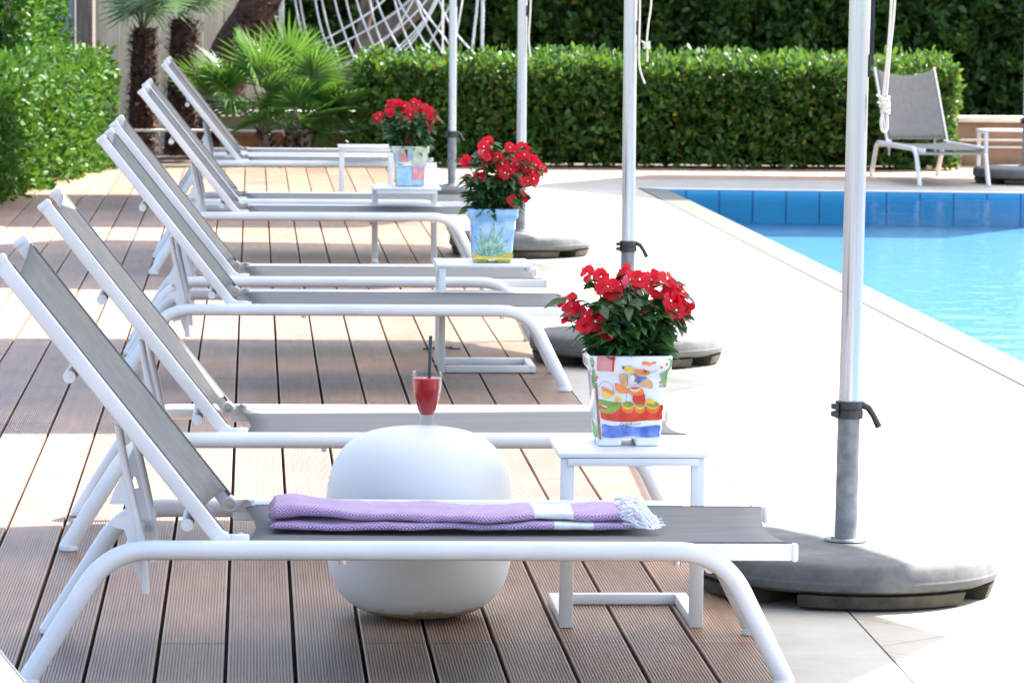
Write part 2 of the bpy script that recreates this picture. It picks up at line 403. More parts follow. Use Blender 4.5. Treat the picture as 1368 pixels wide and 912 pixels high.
def tag(o, label=None, cat=None, group=None, kind=None):
    if label: o['label'] = label
    if cat: o['category'] = cat
    if group: o['group'] = group
    if kind: o['kind'] = kind
    return o

def empty(name, loc=(0, 0, 0), rz=0):
    o = bpy.data.objects.new(name, None); COL.objects.link(o)
    o.location = loc; o.rotation_euler = (0, 0, rz); o.empty_display_size = .1
    return o

def copy_tree(o, parent=None):
    c = o.copy(); COL.objects.link(c); c.parent = parent
    for ch in list(o.children): copy_tree(ch, c)
    return c

def fillet(pts, rad, n=8):
    """round the inner corners of a polyline"""
    P = [Vector(p) for p in pts]; out = [P[0]]
    for i in range(1, len(P) - 1):
        a = (P[i - 1] - P[i]).normalized(); b = (P[i + 1] - P[i]).normalized()
        ang = a.angle(b); d = rad / math.tan(ang / 2)
        d = min(d, (P[i - 1] - P[i]).length * .48, (P[i + 1] - P[i]).length * .48)
        s0 = P[i] + a * d; s1 = P[i] + b * d
        for k in range(n + 1):
            t = k / n
            out.append(s0 * (1 - t) ** 2 + P[i] * 2 * t * (1 - t) + s1 * t * t)
    out.append(P[-1]); return out

def catmull(pts, n=6, closed=False):
    P = [Vector(p) for p in pts]; out = []; m = len(P)
    rngi = range(m) if closed else range(m - 1)
    for i in rngi:
        if closed: p0, p1, p2, p3 = P[i - 1], P[i], P[(i + 1) % m], P[(i + 2) % m]
        else: p0, p1, p2, p3 = P[max(i - 1, 0)], P[i], P[i + 1], P[min(i + 2, m - 1)]
        for k in range(n):
            t = k / n
            out.append(.5 * ((2 * p1) + (p2 - p0) * t + (2 * p0 - 5 * p1 + 4 * p2 - p3) * t * t + (3 * p1 - p0 - 3 * p2 + p3) * t ** 3))
    if not closed: out.append(P[-1])
    return out

# ------------------------------------------------------------------ world, sun, camera
SUN = Vector((1.75, .85, 2.2)).normalized()
w = bpy.data.worlds.new('World'); scene.world = w; w.use_nodes = True
nt = w.node_tree; bg = nt.nodes['Background']
sky = nt.nodes.new('ShaderNodeTexSky'); sky.sky_type = 'NISHITA'; sky.sun_disc = False
sky.sun_elevation = math.asin(SUN.z); sky.sun_rotation = math.atan2(SUN.x, SUN.y)
sky.air_density = 1.0; sky.dust_density = 2.2; sky.ozone_density = 1.0
nt.links.new(sky.outputs[0], bg.inputs['Color']); bg.inputs['Strength'].default_value = .14
sl = bpy.data.lights.new('sun', 'SUN'); sl.energy = 5.0; sl.angle = R(.53); sl.color = (1, .97, .915)
so = bpy.data.objects.new('sun', sl); COL.objects.link(so)
so.rotation_euler = SUN.to_track_quat('Z', 'Y').to_euler(); so.location = (8, 4, 12)

yaw, pitch, roll = R(3.63), R(5.2), R(.5)
fw = Vector((math.sin(yaw) * math.cos(pitch), math.cos(yaw) * math.cos(pitch), -math.sin(pitch)))
r0 = Vector((math.cos(yaw), -math.sin(yaw), 0)); u0 = r0.cross(fw)
rt = r0 * math.cos(roll) + u0 * math.sin(roll); up = rt.cross(fw)
cam = bpy.data.cameras.new('camera'); co = bpy.data.objects.new('camera', cam); COL.objects.link(co)
co.matrix_world = Matrix(((rt.x, up.x, -fw.x, 0), (rt.y, up.y, -fw.y, 0), (rt.z, up.z, -fw.z, 1.5), (0, 0, 0, 1)))
cam.sensor_width = 36; cam.lens = 5500 / 1368 * 36; cam.clip_end = 500; cam.clip_start = .1
cam.dof.use_dof = True; cam.dof.focus_distance = 9.6; cam.dof.aperture_fstop = 20
scene.camera = co
scene.view_settings.view_transform = 'Standard'; scene.view_settings.look = 'None'
scene.view_settings.exposure = 2.1; scene.view_settings.gamma = 1
scene.cycles.max_bounces = 8; scene.cycles.transparent_max_bounces = 12
scene.cycles.caustics_reflective = False; scene.cycles.caustics_refractive = False
scene.cycles.use_denoising = True

# ------------------------------------------------------------------ ground, deck, paving, pool
def sheet(name, poly, z, mat, thick=None):
    b = MB(); n = len(poly)
    if thick:
        V = [(x, y, z) for x, y in poly] + [(x, y, z - thick) for x, y in poly]
        F = [list(range(n)), list(range(2 * n - 1, n - 1, -1))] + [[i, i + n, (i + 1) % n + n, (i + 1) % n] for i in range(n)]
        b.add(V, F)
    else: b.add([(x, y, z) for x, y in poly], [list(range(n))])
    o = b.build(name, mat); return tag(o, kind='structure')

A_, B_, C_, D_ = (3.12, 3.0), (2.815, 27.87), (9.5, 27.12), (9.5, 3.0)   # water's edge
b = MB()   # one ground sheet with the pool cut out of it
X0, X1, Y0, Y1, ZG = -150, 150, -60, 260, -.06
ring = [(X0, Y0), (X1, Y0), (X1, Y1), (X0, Y1)]
V = [(x, y, ZG) for x, y in ring] + [(A_[0], A_[1], ZG), (D_[0], D_[1], ZG), (C_[0], C_[1], ZG), (B_[0], B_[1], ZG)]
b.add(V, [[0, 1, 5, 4], [1, 2, 6, 5], [2, 3, 7, 6], [3, 0, 4, 7]])
tag(b.build('ground', MAT['ground']), kind='structure')

DE = 1.135   # right edge of the deck
PITCH = .149
# substructure under the boards
sheet('deck_base', [(-4, 3.6), (DE, 3.6), (DE, 30.9), (-4, 30.9)], -.028, MAT['gap'])
def board_profile():
    wdt = .1400; ng = 19; p = []
    x0 = -wdt / 2; p.append((x0, -.024)); p.append((x0, -.002)); p.append((x0 + .002, 0))
    step = (wdt - .008) / ng
    for i in range(ng):
        a = x0 + .004 + step * i
        p += [(a + step * .30, 0), (a + step * .40, -.0022), (a + step * .62, -.0022), (a + step * .72, 0)]
    p += [(-x0 - .002, 0), (-x0, -.002), (-x0, -.024)]
    return p
prof = board_profile(); npf = len(prof)
b = MB(); rd = random.Random(3)
nb = 34
for i in range(nb):
    xc = DE - .0715 - PITCH * i
    if xc < -3.95: break
    off = [0, 0, 0, 0, .0, 0, 1.47, 1.47, 0, 1.47][i % 10] if i < 9 else rd.choice([0, 1.47, .7])
    y = 9.06 + off - 2.94 * 2
    cuts = []
    while y < 30.7: cuts.append(y); y += 2.94
    cuts.append(30.75)
    for a, c in zip(cuts[:-1], cuts[1:]):
        a += .0015; c -= .0015
        dz = rd.uniform(-.0006, .0006)
        dx = rd.uniform(-.0006, .0006)
        V = [(xc + x + dx, a, z + dz) for x, z in prof] + [(xc + x + dx, c, z + dz) for x, z in prof]
        F = [[k, k + 1, npf + k + 1, npf + k] for k in range(npf - 1)] + [list(range(npf))[::-1], list(range(npf, 2 * npf))]
        b.add(V, F)
tag(b.build('deck', MAT['deck'], fix=False), kind='structure')

# border course, diagonal tiles, coping
sheet('border_paving', [(DE + .004, 3.6), (1.399, 3.6), (1.399, 30.9), (DE + .004, 30.9)], -.002, MAT['border'], .05)
def xin(y): return A_[0] + (B_[0] - A_[0]) * (y - A_[1]) / (B_[1] - A_[1])
sheet('terrace', [(1.405, 3.0), (xin(3) - .18, 3.0), (xin(28.05) - .18, 28.05), (12, 27.1), (12, 29.2), (1.405, 29.2)], -.003, MAT['tile'], .05)
sheet('garden_path', [(1.405, 29.204), (12, 29.204), (12, 31.3), (1.405, 31.3)], -.004, MAT['farpave'], .05)
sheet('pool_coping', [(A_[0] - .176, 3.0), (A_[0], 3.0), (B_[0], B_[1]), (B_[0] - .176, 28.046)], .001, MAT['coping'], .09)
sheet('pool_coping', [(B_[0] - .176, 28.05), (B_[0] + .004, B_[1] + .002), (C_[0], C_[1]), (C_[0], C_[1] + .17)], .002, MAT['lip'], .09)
b = MB()
zf = -.225; q = [A_, B_, C_, D_]
b.add([(x, y, zf) for x, y in q], [[0, 1, 2, 3]], 0)
for i in range(4):
    p, r_ = q[i], q[(i + 1) % 4]
    b.add([(p[0], p[1], zf), (r_[0], r_[1], zf), (r_[0], r_[1], -.002), (p[0], p[1], -.002)], [[0, 1, 2, 3]], 1)
tag(b.build('pool_basin', [MAT['poolfloor'], MAT['poolwall']], fix=False), kind='structure')
ins = .001
sheet('pool_water', [(A_[0] + ins, A_[1] + ins), (B_[0] + ins, B_[1] - ins), (C_[0] - ins, C_[1] - ins), (D_[0] - ins, D_[1] + ins)], -.03, MAT['water'])

# ------------------------------------------------------------------ sun lounger
BA = R(128.4); BL = .745      # backrest angle and length
bd = Vector((math.cos(BA), 0, math.sin(BA))); bn = Vector((math.sin(BA), 0, -math.cos(BA)))  # along the back, off its front
def make_lounger():
    root = empty('sun_lounger')
    for sgn in (-1, 1):
        f = MB(); y = .335 * sgn
        f.tube(fillet([(-.41, y, .004), (-.235, y, .285), (1.045, y, .285), (1.183, y, .004)], .16, 12), .0208, 16)
        o = f.build('side_frame', MAT['white'], root)
        for fx in (-.41, 1.183):
            c = MB(); c.lathe([(0, 0), (.021, 0), (.0235, .003), (.0235, .014), (.02, .016)], (fx + (.006 if fx < 0 else -.006), y, .0), 16)
            c.build('foot_cap', MAT['cap'], o)
        r_ = MB(); r_.box((.6, .30 * sgn, .279), (1.19, .02, .034), bev=.004)
        o = r_.build('bed_rail', MAT['white'], root)
        e = MB(); e.box((1.2, .30 * sgn, .279), (.014, .024, .038), bev=.005); e.build('end_cap', MAT['cap'], o)
        s = MB(); s.tube([(.03, .288 * sgn, .2965), (1.185, .288 * sgn, .2965)], .0032, 6); s.build('spline', MAT['spline'], o)
        # backrest rail
        M = Matrix.Rotation(-(BA), 4, 'Y')
        r_ = MB(); mid = Vector((0, .30 * sgn, .296)) + bd * (BL / 2)
        r_.box(mid, (BL, .022, .032), bev=.005, mat=M); o = r_.build('back_rail', MAT['white'], root)
        e = MB(); e.box(Vector((0, .30 * sgn, .296)) + bd * (BL + .004), (.02, .027, .038), bev=.007, mat=M); e.build('end_cap', MAT['cap'], o)
        s = MB(); p0 = Vector((0, .287 * sgn, .296)) + bn * .015; s.tube([p0 + bd * .02, p0 + bd * (BL - .02)], .0042, 6); s.build('spline', MAT['spline'], o)
        # hinge: white knuckle and a bolt
        h = MB(); h.tube([(-.002, .274 * sgn, .302), (-.002, .312 * sgn, .302)], .0165, 14)
        h.box((.03, .285 * sgn, .299), (.05, .012, .026), bev=.004)
        o = h.build('hinge', MAT['cap'], root)
        for (bx, y0_, y1_, br_) in ((.002, .262, .275, .0115), (.036, .268, .280, .010)):
            bo = MB(); bo.tube([(bx, y0_ * sgn, .3035), (bx, y1_ * sgn, .3035)], br_, 14); bo.build('bolt', MAT['bolt'], o)
        # notched stay
        def q_(l): return [((x - 302) / 642, (918 - y_) / 642) for x, y_ in l]
        st = MB(); y0 = .232 * sgn
        st.prism(q_([(166, 640), (152, 668), (147, 682), (168, 682), (173, 697), (154, 703), (151, 712), (168, 717), (176, 742), (164, 760), (163, 770), (181, 764), (190, 792), (194, 760), (186, 710), (176, 664)]), y0 - .003, y0 + .003)
        st.tube(catmull([(x, y0, z) for x, z in q_([(160, 575), (167, 620), (176, 662), (185, 702), (193, 748), (197, 803)])], 4), .0088, 10)
        st.build('ratchet_stay', MAT['white'], root)
    # bed sling, sagging between its rails, ends cut on a curve
    def sling(name, fn, nu, nv, both):
        m = MB(); V = []; F = []
        for i in range(nu + 1):
            for j in range(nv + 1): V.append(fn(i / nu, 2 * j / nv - 1))
        for i in range(nu):
            for j in range(nv): F.append([i * (nv + 1) + j, (i + 1) * (nv + 1) + j, (i + 1) * (nv + 1) + j + 1, i * (nv + 1) + j + 1])
        m.add(V, F, 0, True); o = m.build(name, MAT['bed_fabric' if name == 'bed_sling' else 'fabric'], root, fix=False)
        md = o.modifiers.new('thick', 'SOLIDIFY'); md.thickness = .002; md.offset = -1
        return o
    def bedf(u, v):
        c = 1 - v * v; a = .03 + .032 * c; e = 1.192 - .022 * c
        x = a + (e - a) * u
        return (x, .292 * v, .2985 - .013 * c - .004 * c * math.sin(u * math.pi))
    def backf(u, v):
        c = 1 - v * v; a = .035 + .02 * c; e = BL - .012 - .035 * c
        p = Vector((0, .290 * v, .296)) + bd * (a + (e - a) * u) + bn * (.015 - .034 * c)
        return p[:]
    sling('bed_sling', bedf, 20, 14, 1); sling('back_sling', backf, 14, 14, 1)
    for (x, z, r_, hw) in ((-.2, .262, .013, .33), (1.02, .252, .014, .33)):
        c = MB(); c.tube([(x, -hw, z), (x, hw, z)], r_, 12); c.build('crossbar', MAT['white'], root)
    for t in (.1, .63):
        c = MB(); p = Vector((0, 0, .296)) + bd * (BL * t) - bn * .037
        c.tube([(p.x, -.287, p.z), (p.x, .287, p.z)], .0135, 14); c.build('crossbar', MAT['cap'], root)
    for x in (.25, .95):
        for yy in (-.335, .335):
            k = MB(); k.tube([(x, yy, .266), (x, yy, .256)], .008, 10); k.build('glide_stud', MAT['bolt'], root)
    return root

proto = make_lounger()
LG = 'sun loungers in a row on the deck'
spots = [
 (-.053, 8.855, R(-1.2), 'white sun lounger with the purple towel lying on its grey bed', LG),
 (-.064, 10.85, R(0), 'white sun lounger standing just behind the white globe stool and red drink', LG),
 (-.063, 14.86, R(-.6), 'white sun lounger reaching behind the flower pot painted with a boat', LG),
 (-.064, 16.16, R(-.3), 'white sun lounger whose foot end is under the blue agave pot side table', LG),
 (-.07, 20.3, R(-.5), 'white sun lounger standing between the blue agave pot and the patchwork tile pot', LG),
 (-.08, 21.42, R(-.4), 'white sun lounger under the side table carrying the patchwork tile pot', LG),
 (-.075, 25.58, R(-.5), 'white sun lounger close in front of the small empty side table', LG),
 (-.085, 26.65, R(-.4), 'white sun lounger deepest in the deck row, nearest the green fan palm bush', LG),
]
for i, (x, y, rz, lab, g) in enumerate(spots):
    o = proto if i == 0 else copy_tree(proto)
    o.location = (x, y, 0); o.rotation_euler = (0, 0, rz); tag(o, lab, 'sun lounger', g)
o = copy_tree(proto); o.location = (-.325, 6.2, 0); o.rotation_euler = (0, 0, 0)
tag(o, 'white sun lounger cut off by the photo corner, only its headrest rail showing', 'sun lounger', LG)
o = copy_tree(proto); o.location = (4.80, 29.55, 0); o.rotation_euler = (0, 0, R(-85)); o.scale = (.9, .74, .88)
tag(o, 'grey backed lounger facing the camera on the far side of the pool', 'sun lounger')

# ------------------------------------------------------------------ side tables
def make_table():
    root = empty('side_table'); hw = .165
    t = MB(); t.box((0, 0, .3965), (.34, .35, .011), bev=.002); 
    t.box((0, -.165, .381), (.30, .018, .018), bev=.002); t.box((0, .165, .381), (.30, .018, .018), bev=.002)
    t.build('table_top', MAT['white'], root)
    for sx in (-1, 1):
        l = MB(); l.box((.149 * sx, -.155, .195), (.031, .024, .39), bev=.003); l.build('leg', MAT['white'], root)
    bs = MB()
    for sx in (-1, 1): bs.box((.149 * sx, .018, .0145), (.031, .32, .025), bev=.003)
    bs.box((0, .181, .0145), (.329, .026, .025), bev=.003)
    bs.build('base_frame', MAT['white'], root)
    return root
tp = make_table(); TG = 'white side tables'
for i, (x, y, rz, lab) in enumerate([
  (.866, 9.43, 0, 'white metal side table carrying the flower pot painted with a boat'),
  (.857, 15.32, R(-90), 'white metal side table carrying the sky blue agave flower pot'),
  (.765, 20.55, R(180), 'white metal side table carrying the patchwork tile flower pot'),
  (.69, 25.2, 0, 'empty white metal side table beside the lounger deepest in the row'),
  (5.44, 29.6, R(-90), 'white side table beside the lounger on the far side of the pool')]):
    o = tp if i == 0 else copy_tree(tp)
    o.location = (x, y, 0); o.rotation_euler = (0, 0, rz); tag(o, lab, 'side table', TG)
    if i == 4: o.scale = (1, 1, .88)

# ------------------------------------------------------------------ umbrellas
def hexpt(r_, k, z, rot=R(-4)): a = rot + k * math.pi / 3; return Vector((r_ * math.cos(a), r_ * math.sin(a), z))
def make_umbrella():
    root = empty('parasol')
    bs = MB()
    bs.lathe([(0, .034), (.30, .034), (.345, .036), (.368, .046), (.375, .062), (.375, .064), (.3735, .066), (.3735, .070), (.371, .094), (.364, .104), (.350, .110), (.28, .1145), (.1, .118), (0, .118)], seg=72)
    o = bs.build('weighted_base', MAT['concrete'], root)
    for k in range(4):
        s = MB(); a0 = R(-125 + 90 * k); s.lathe([(.2, .0), (.337, .0), (.354, .006), (.364, .0345), (.2, .0345)], seg=18, a0=a0, a1=a0 + R(70)); s.build('base_foot', MAT['skirt'], o)
    fl = MB(); fl.lathe([(.0, .119), (.05, .119), (.052, .121), (.05, .125), (.028, .126)], seg=32); fl.box((-.036, -.012, .128), (.008, .008, .006), bev=.001); fl.build('flange', MAT['galv'], o)
    sv = MB(); sv.lathe([(.0272, .12), (.0272, .45), (.0, .45)], seg=32); sv.build('sleeve', MAT['galv'], root)
    po = MB(); po.lathe([(.0258, .44), (.0258, 1.3535)], seg=32); po.lathe([(.0250, 1.352), (.0250, 1.358)], seg=32); po.lathe([(.0262, 1.3565), (.0262, 1.98)], seg=32); po.lathe([(.0250, 1.3565), (.0262, 1.3565)], seg=32); 
    po_ = po.build('pole', MAT['alu'], root)
    uq = MB(); uq.lathe([(0, 1.985), (.0264, 1.985), (.0264, 2.9), (0, 2.9)], seg=32); uq.lathe([(.0275, 1.95), (.031, 1.96), (.031, 2.01), (.0275, 2.02)], seg=24); uq.build('upper_pole', MAT['alu'], root)
    lb = MB(); lb.box((.0245, -.0125, 1.27), (.004, .008, .055), bev=.0008); lb.build('slot_plate', MAT['black'], po_)
    cl = MB(); cl.lathe([(.027, .418), (.034, .418), (.0345, .436), (.0325, .438), (.0325, .440), (.0345, .442), (.034, .46), (.027, .46)], seg=32)
    cl.box((-.040, -.012, .430), (.016, .02, .014), bev=.003); cl.box((-.040, -.012, .448), (.016, .02, .014), bev=.003)
    c = cl.build('clamp', MAT['black'], root)
    lv = MB(); lv.tube([(.028, -.012, .452), (.045, -.014, .444), (.058, -.016, .424), (.071, -.018, .398)], .008, 10, rr=[.009, .0085, .0075, .0085]); lv.build('lever', MAT['black'], c)
    # canopy: six panels, sagging a little, with a valance
    ca = MB(); V = [(0, 0, 2.78)]; F = []; nr = 6; R0 = 1.92
    for i in range(1, nr + 1):
        for k in range(6):
            for j in range(4):
                p = hexpt(R0 * i / nr, k, 0).lerp(hexpt(R0 * i / nr, k + 1, 0), j / 4)
                V.append((p.x, p.y, 2.78 - .58 * i / nr - .03 * math.sin(math.pi * i / nr) * (1 - abs(j - 2) / 2 * .0)))
    for j in range(24): F.append([0, 1 + j, 1 + (j + 1) % 24])
    for i in range(nr - 1):
        for j in range(24):
            F.append([1 + i * 24 + j, 1 + (i + 1) * 24 + j, 1 + (i + 1) * 24 + (j + 1) % 24, 1 + i * 24 + (j + 1) % 24])
    o0 = len(V)
    for j in range(24): V.append((V[1 + (nr - 1) * 24 + j][0], V[1 + (nr - 1) * 24 + j][1], 2.08))
    for j in range(24): F.append([1 + (nr - 1) * 24 + j, o0 + j, o0 + (j + 1) % 24, 1 + (nr - 1) * 24 + (j + 1) % 24])
    ca.add(V, F, 0, False); ca.build('canopy', MAT['canvas'], root, fix=False)
    hb = MB(); hb.lathe([(.027, 2.2), (.045, 2.2), (.045, 2.26), (.027, 2.26)], seg=20); hb.lathe([(.0, 2.74), (.05, 2.74), (.05, 2.775), (.0, 2.80)], seg=20); hb.build('hub', MAT['alu'], root)
    for k in range(6):
        r_ = MB(); r_.tube([hexpt(.05, k, 2.755), hexpt(1.9, k, 2.185)], .009, 6); ri = r_.build('rib', MAT['alu'], root)
        s = MB(); s.tube([hexpt(.04, k, 2.23), hexpt(1.0, k, 2.455)], .007, 6); s.build('strut', MAT['alu'], ri)
    return root
up_ = make_umbrella(); UG = 'parasols on round concrete bases'
def knot(b, c, s=1.0):
    c = Vector(c)
    for k in range(3):
        pts = [c + Vector((math.cos(a) * .011 * s, math.sin(a) * .008, (k - 1) * .008 * s + .004 * math.sin(a * 2 + k))) for a in [2 * math.pi * i / 12 for i in range(12)]]
        b.tube(pts, .0042 * s, 6, closed=True)
    b.tube([c, c + Vector((-.012, -.004, .012)), c + Vector((-.022, -.004, .016))], .004 * s, 6)
umb = []
for i, (x, y, lean, rz, lab) in enumerate([
  (1.44, 9.85, .65, R(9), 'silver parasol pole on a round concrete base right beside the towel lounger'),
  (1.435, 15.66, 0, R(3), 'silver parasol pole rising behind the flower pot painted with a boat'),
  (1.404, 21.5, 0, R(-5), 'silver parasol pole rising behind the sky blue agave flower pot'),
  (1.262, 26.05, 0, R(6), 'thinnest looking silver parasol pole, right of the patchwork tile pot'),
  (5.49, 29.0, 0, R(0), 'silver parasol pole cut by the photo edge on the far poolside')]):
    o = up_ if i == 0 else copy_tree(up_)
    o.location = (x, y, 0); o.rotation_euler = (0, R(lean), rz); tag(o, lab, 'parasol', UG); umb.append(o)
# the nearest parasol's unseen top, tipped and widened to shape its cast shadow
tilt = Matrix.Translation((0, 0, 1.985)) @ Quaternion(Vector((-.19, -.155, 0)).normalized(), .245).to_matrix().to_4x4() @ Matrix.Translation((0, 0, -1.985))
for ch in umb[0].children:
    if ch.name.split('.')[0] in ('canopy', 'hub', 'rib', 'upper_pole'): ch.matrix_local = tilt @ (Matrix.Diagonal((1.09, 1.09, 1, 1)) if ch.name.split('.')[0] in ('canopy', 'rib') else Matrix())
r_ = MB()
r_.tube(catmull([(.062, -.02, 2.2), (.066, -.02, 1.7), (.072, -.02, 1.45), (.066, -.021, 1.3), (.059, -.021, 1.21), (.061, -.021, 1.175)], 6), .0038, 8)
r_.tube(catmull([(.068, -.02, 2.2), (.075, -.02, 1.7), (.081, -.02, 1.45), (.071, -.022, 1.3), (.066, -.022, 1.21), (.064, -.021, 1.175)], 6), .0038, 8)
knot(r_, (.0615, -.022, 1.185)); knot(r_, (.064, -.022, 1.168), .9)
r_.tube(catmull([(.061, -.021, 1.165), (.054, -.022, 1.14), (.057, -.022, 1.118), (.064, -.023, 1.113), (.07, -.022, 1.125), (.067, -.021, 1.165)], 6), .0042, 8)
r_.build('pull_cord', MAT['rope'], umb[0])
s = MB(); s.box((.036, .03, 1.73), (.022, .004, .92), bev=.001); s.build('tie_strap', MAT['navy'], umb[0])
r_ = MB()
r_.tube(catmull([(.07, 0, 2.2), (.078, 0, 1.6), (.079, 0, 1.38), (.068, 0, 1.28), (.063, 0, 1.21), (.066, 0, 1.18), (.066, 0, 1.143)], 6), .0042, 8); knot(r_, (.063, 0, 1.205), 1.0)
r_.tube(catmull([(.02, -.03, 2.2), (.029, -.04, 1.4), (.028, -.04, 1.2), (.032, -.04, 1.12), (.052, -.04, 1.06)], 6), .004, 8)
r_.build('pull_cord', MAT['rope'], umb[1])
r_ = MB(); r_.tube(catmull([(.045, -.02, 2.2), (.04, -.02, 1.5), (.042, -.02, 1.3), (.034, -.02, 1.13), (.044, -.02, 1.03)], 6), .005, 8); r_.build('pull_cord', MAT['rope'], umb[2])
r_ = MB(); r_.tube(catmull([(-.06, -.02, 2.2), (-.068, -.02, 1.4), (-.064, -.02, 1.1), (-.075, -.02, .95)], 6), .005, 8)
r_.tube(catmull([(-.055, -.02, 2.2), (-.068, -.02, 1.4), (-.072, -.02, 1.1), (-.06, -.02, .95)], 6), .005, 8); r_.build('pull_cord', MAT['rope'], umb[3])

# ------------------------------------------------------------------ globe stool, drink, towel
b = MB(); prof = []
for i in range(41):
    a = -math.pi / 2 + math.pi * i / 40
    ca_, sa = math.cos(a), math.sin(a)
    n_ = 3.1
    r_ = .2165 * (abs(ca_) ** (2 / n_)); z = .219 + .219 * math.copysign(abs(sa) ** (2 / n_), sa)
    if i == 0: r_ = 0
    r_ *= 1.0
    prof.append((r_, z))
b.lathe(prof, seg=96)
g = b.build('globe_stool', MAT['white_plastic'], loc=(.388, 9.45, 0))
tag(g, 'round white plastic globe stool standing behind the towel lounger', 'stool')
p = MB(); p.tube([(-.02, -.118, .0128), (-.02, -.123, .0105)], .006, 12); p.build('drain_plug', MAT['skirt'], g)

gx, gy, gz = .405, 9.47, .4375
root = empty('drink_glass', (gx, gy, gz)); tag(root, 'stemmed glass of red juice standing on the white globe stool', 'drink')
b = MB(); b.lathe([(0, .0), (.028, .0), (.029, .002), (.026, .004), (.017, .007), (.0155, .011), (.0165, .015), (.0155, .019), (.0155, .023), (.0175, .027), (.0242, .045), (.0308, .07), (.0345, .095), (.035, .122), (.0352, .128), (.0345, .1295), (.0335, .128), (.033, .095), (.0293, .07), (.0228, .045), (.0158, .029), (0, .0275)], seg=40)
b.build('glass', MAT['glass'], root)
b = MB(); b.lathe([(0, .0285), (.0152, .0295), (.0222, .0453), (.0287, .07), (.0322, .095), (.0326, .1135), (.031, .1145), (0, .1145)], seg=40); b.build('juice', MAT['juice'], root)
b = MB(); b.tube([(.004, -.012, .06), (.0045, -.005, .109), (.008, .012, .21)], .0042, 10); b.build('straw', MAT['black'], root)

# towel: two folded layers, each a flattened loop swept along the lounger
from mathutils import noise as mn
def towel():
    b = MB(); UV = []
    nx, ns = 150, 40
    def layer(x0, x1, prof_fn, ush, seed):
        V = []; uvs = []
        for i in range(nx + 1):
            t = i / nx; x = x0 + (x1 - x0) * t
            sec = prof_fn(t, x)
            for k, (y, z, s) in enumerate(sec):
                nz = mn.noise(Vector((x * 9, s * 14, seed))) * .0055 + mn.noise(Vector((x * 26, s * 34, seed + 5))) * .0022
                V.append((x + .006 * mn.noise(Vector((s * 20, seed, 2))) * (1 if t in (0, 1) else 0), y + nz * .6, z + nz)); uvs.append((x - x0 + ush, s))
        n = len(sec); F = []
        for i in range(nx):
            for k in range(n): 
                k2 = (k + 1) % n
                F.append([i * n + k, (i + 1) * n + k, (i + 1) * n + k2, i * n + k2])
        F.append(list(range(n))); F.append([nx * n + k for k in range(n)][::-1])
        o = len(b.v); b.add(V, F, 0, True); 
        for f in F:
            for ii, k in enumerate(f):
                u = uvs[k]
                UV.append(u)
    def loop(yf, yb, z0, z1, crown, t, rough=0):
        """closed loop: bottom from back to front, front fold, top, back fold"""
        out = []; n = 14; h = (z1 - z0) / 2; s = 0
        for k in range(n): 
            y = yb + (yf - yb) * k / n; out.append((y, z0))
        for k in range(7):
            a = -math.pi / 2 - math.pi * k / 6; out.append((yf + math.cos(a) * h * 1.0 , (z0 + z1) / 2 + math.sin(a) * h))
        for k in range(1, n):
            q = k / n; out.append((yf + (yb - yf) * q, z1 + crown * math.sin(math.pi * q) ** .7))
        for k in range(6):
            a = math.pi / 2 - math.pi * k / 6; out.append((yb + math.cos(a) * h, (z0 + z1) / 2 + math.sin(a) * h))
        res = []
        for k, (y, z) in enumerate(out):
            if k: s += math.hypot(y - out[k - 1][0], z - out[k - 1][1])
            res.append((y, z, s))
        return res
    def endf(t, e=.012):   # thin the ends
        return min(1, max(.25, min(t, 1 - t) / e)) ** .5
    def low(t, x):
        k = endf(t); wob = .003 * math.sin(x * 17) 
        return loop(8.748 + wob, 8.93, .2985, .2985 + .0125 * k, 0, t)
    def upp(t, x):
        k = endf(t)
        lift = .004 + .006 * math.exp(-((x - .12) / .07) ** 2) + .003 * math.sin(x * 11 + 1) 
        th = .0165 + .012 * math.exp(-((x - .07) / .06) ** 2) + .004 * math.sin(x * 8)
        f_ = 8.758 + .010 * math.sin(x * 9 + .5) + .006 * math.sin(x * 21)
        z0 = .312 + lift * .6
        return loop(f_, 8.935 + .01 * math.sin(x * 7), z0, z0 + th * k, .007 * k, t)
    layer(.042, .822, low, -.04, 1.0); layer(.040, .80, upp, 0.0, 7.0)
    # the turn of cloth joining both layers at the left
    V = []; F = []; m = 12
    o = b.build('towel', MAT['towel'], fix=False)
    ul = o.data.uv_layers.new(name='UVMap')
    ul.data.foreach_set('uv', [c for u in UV for c in u])
    return o
tw = towel(); tag(tw, 'purple and white woven towel folded on the grey lounger bed', 'towel')
# left turn
b = MB(); rd = random.Random(5)
for k in range(120):
    y = rd.uniform(8.745, 8.94); z = .303 + rd.random() * .04; x = .79 + rd.uniform(0, .02)
    dx = rd.uniform(.03, .085); dy = rd.uniform(-.04, .03); pts = [(x, y, z)]
    ph = rd.random() * 6; am = rd.uniform(.003, .009)
    for j in range(1, 8):
        t = j / 7
        zz = max(.3005 + rd.random() * .003, z + (.012 * math.sin(t * 3) if z > .32 else 0) - t * t * .05)
        pts.append((x + dx * t, y + dy * t + am * math.sin(ph + t * 9), zz + am * .35 * abs(math.cos(ph + t * 8))))
    b.tube(catmull(pts, 2), .0018, 5, rr=None)
b.build('fringe', MAT['fringe'], tw)

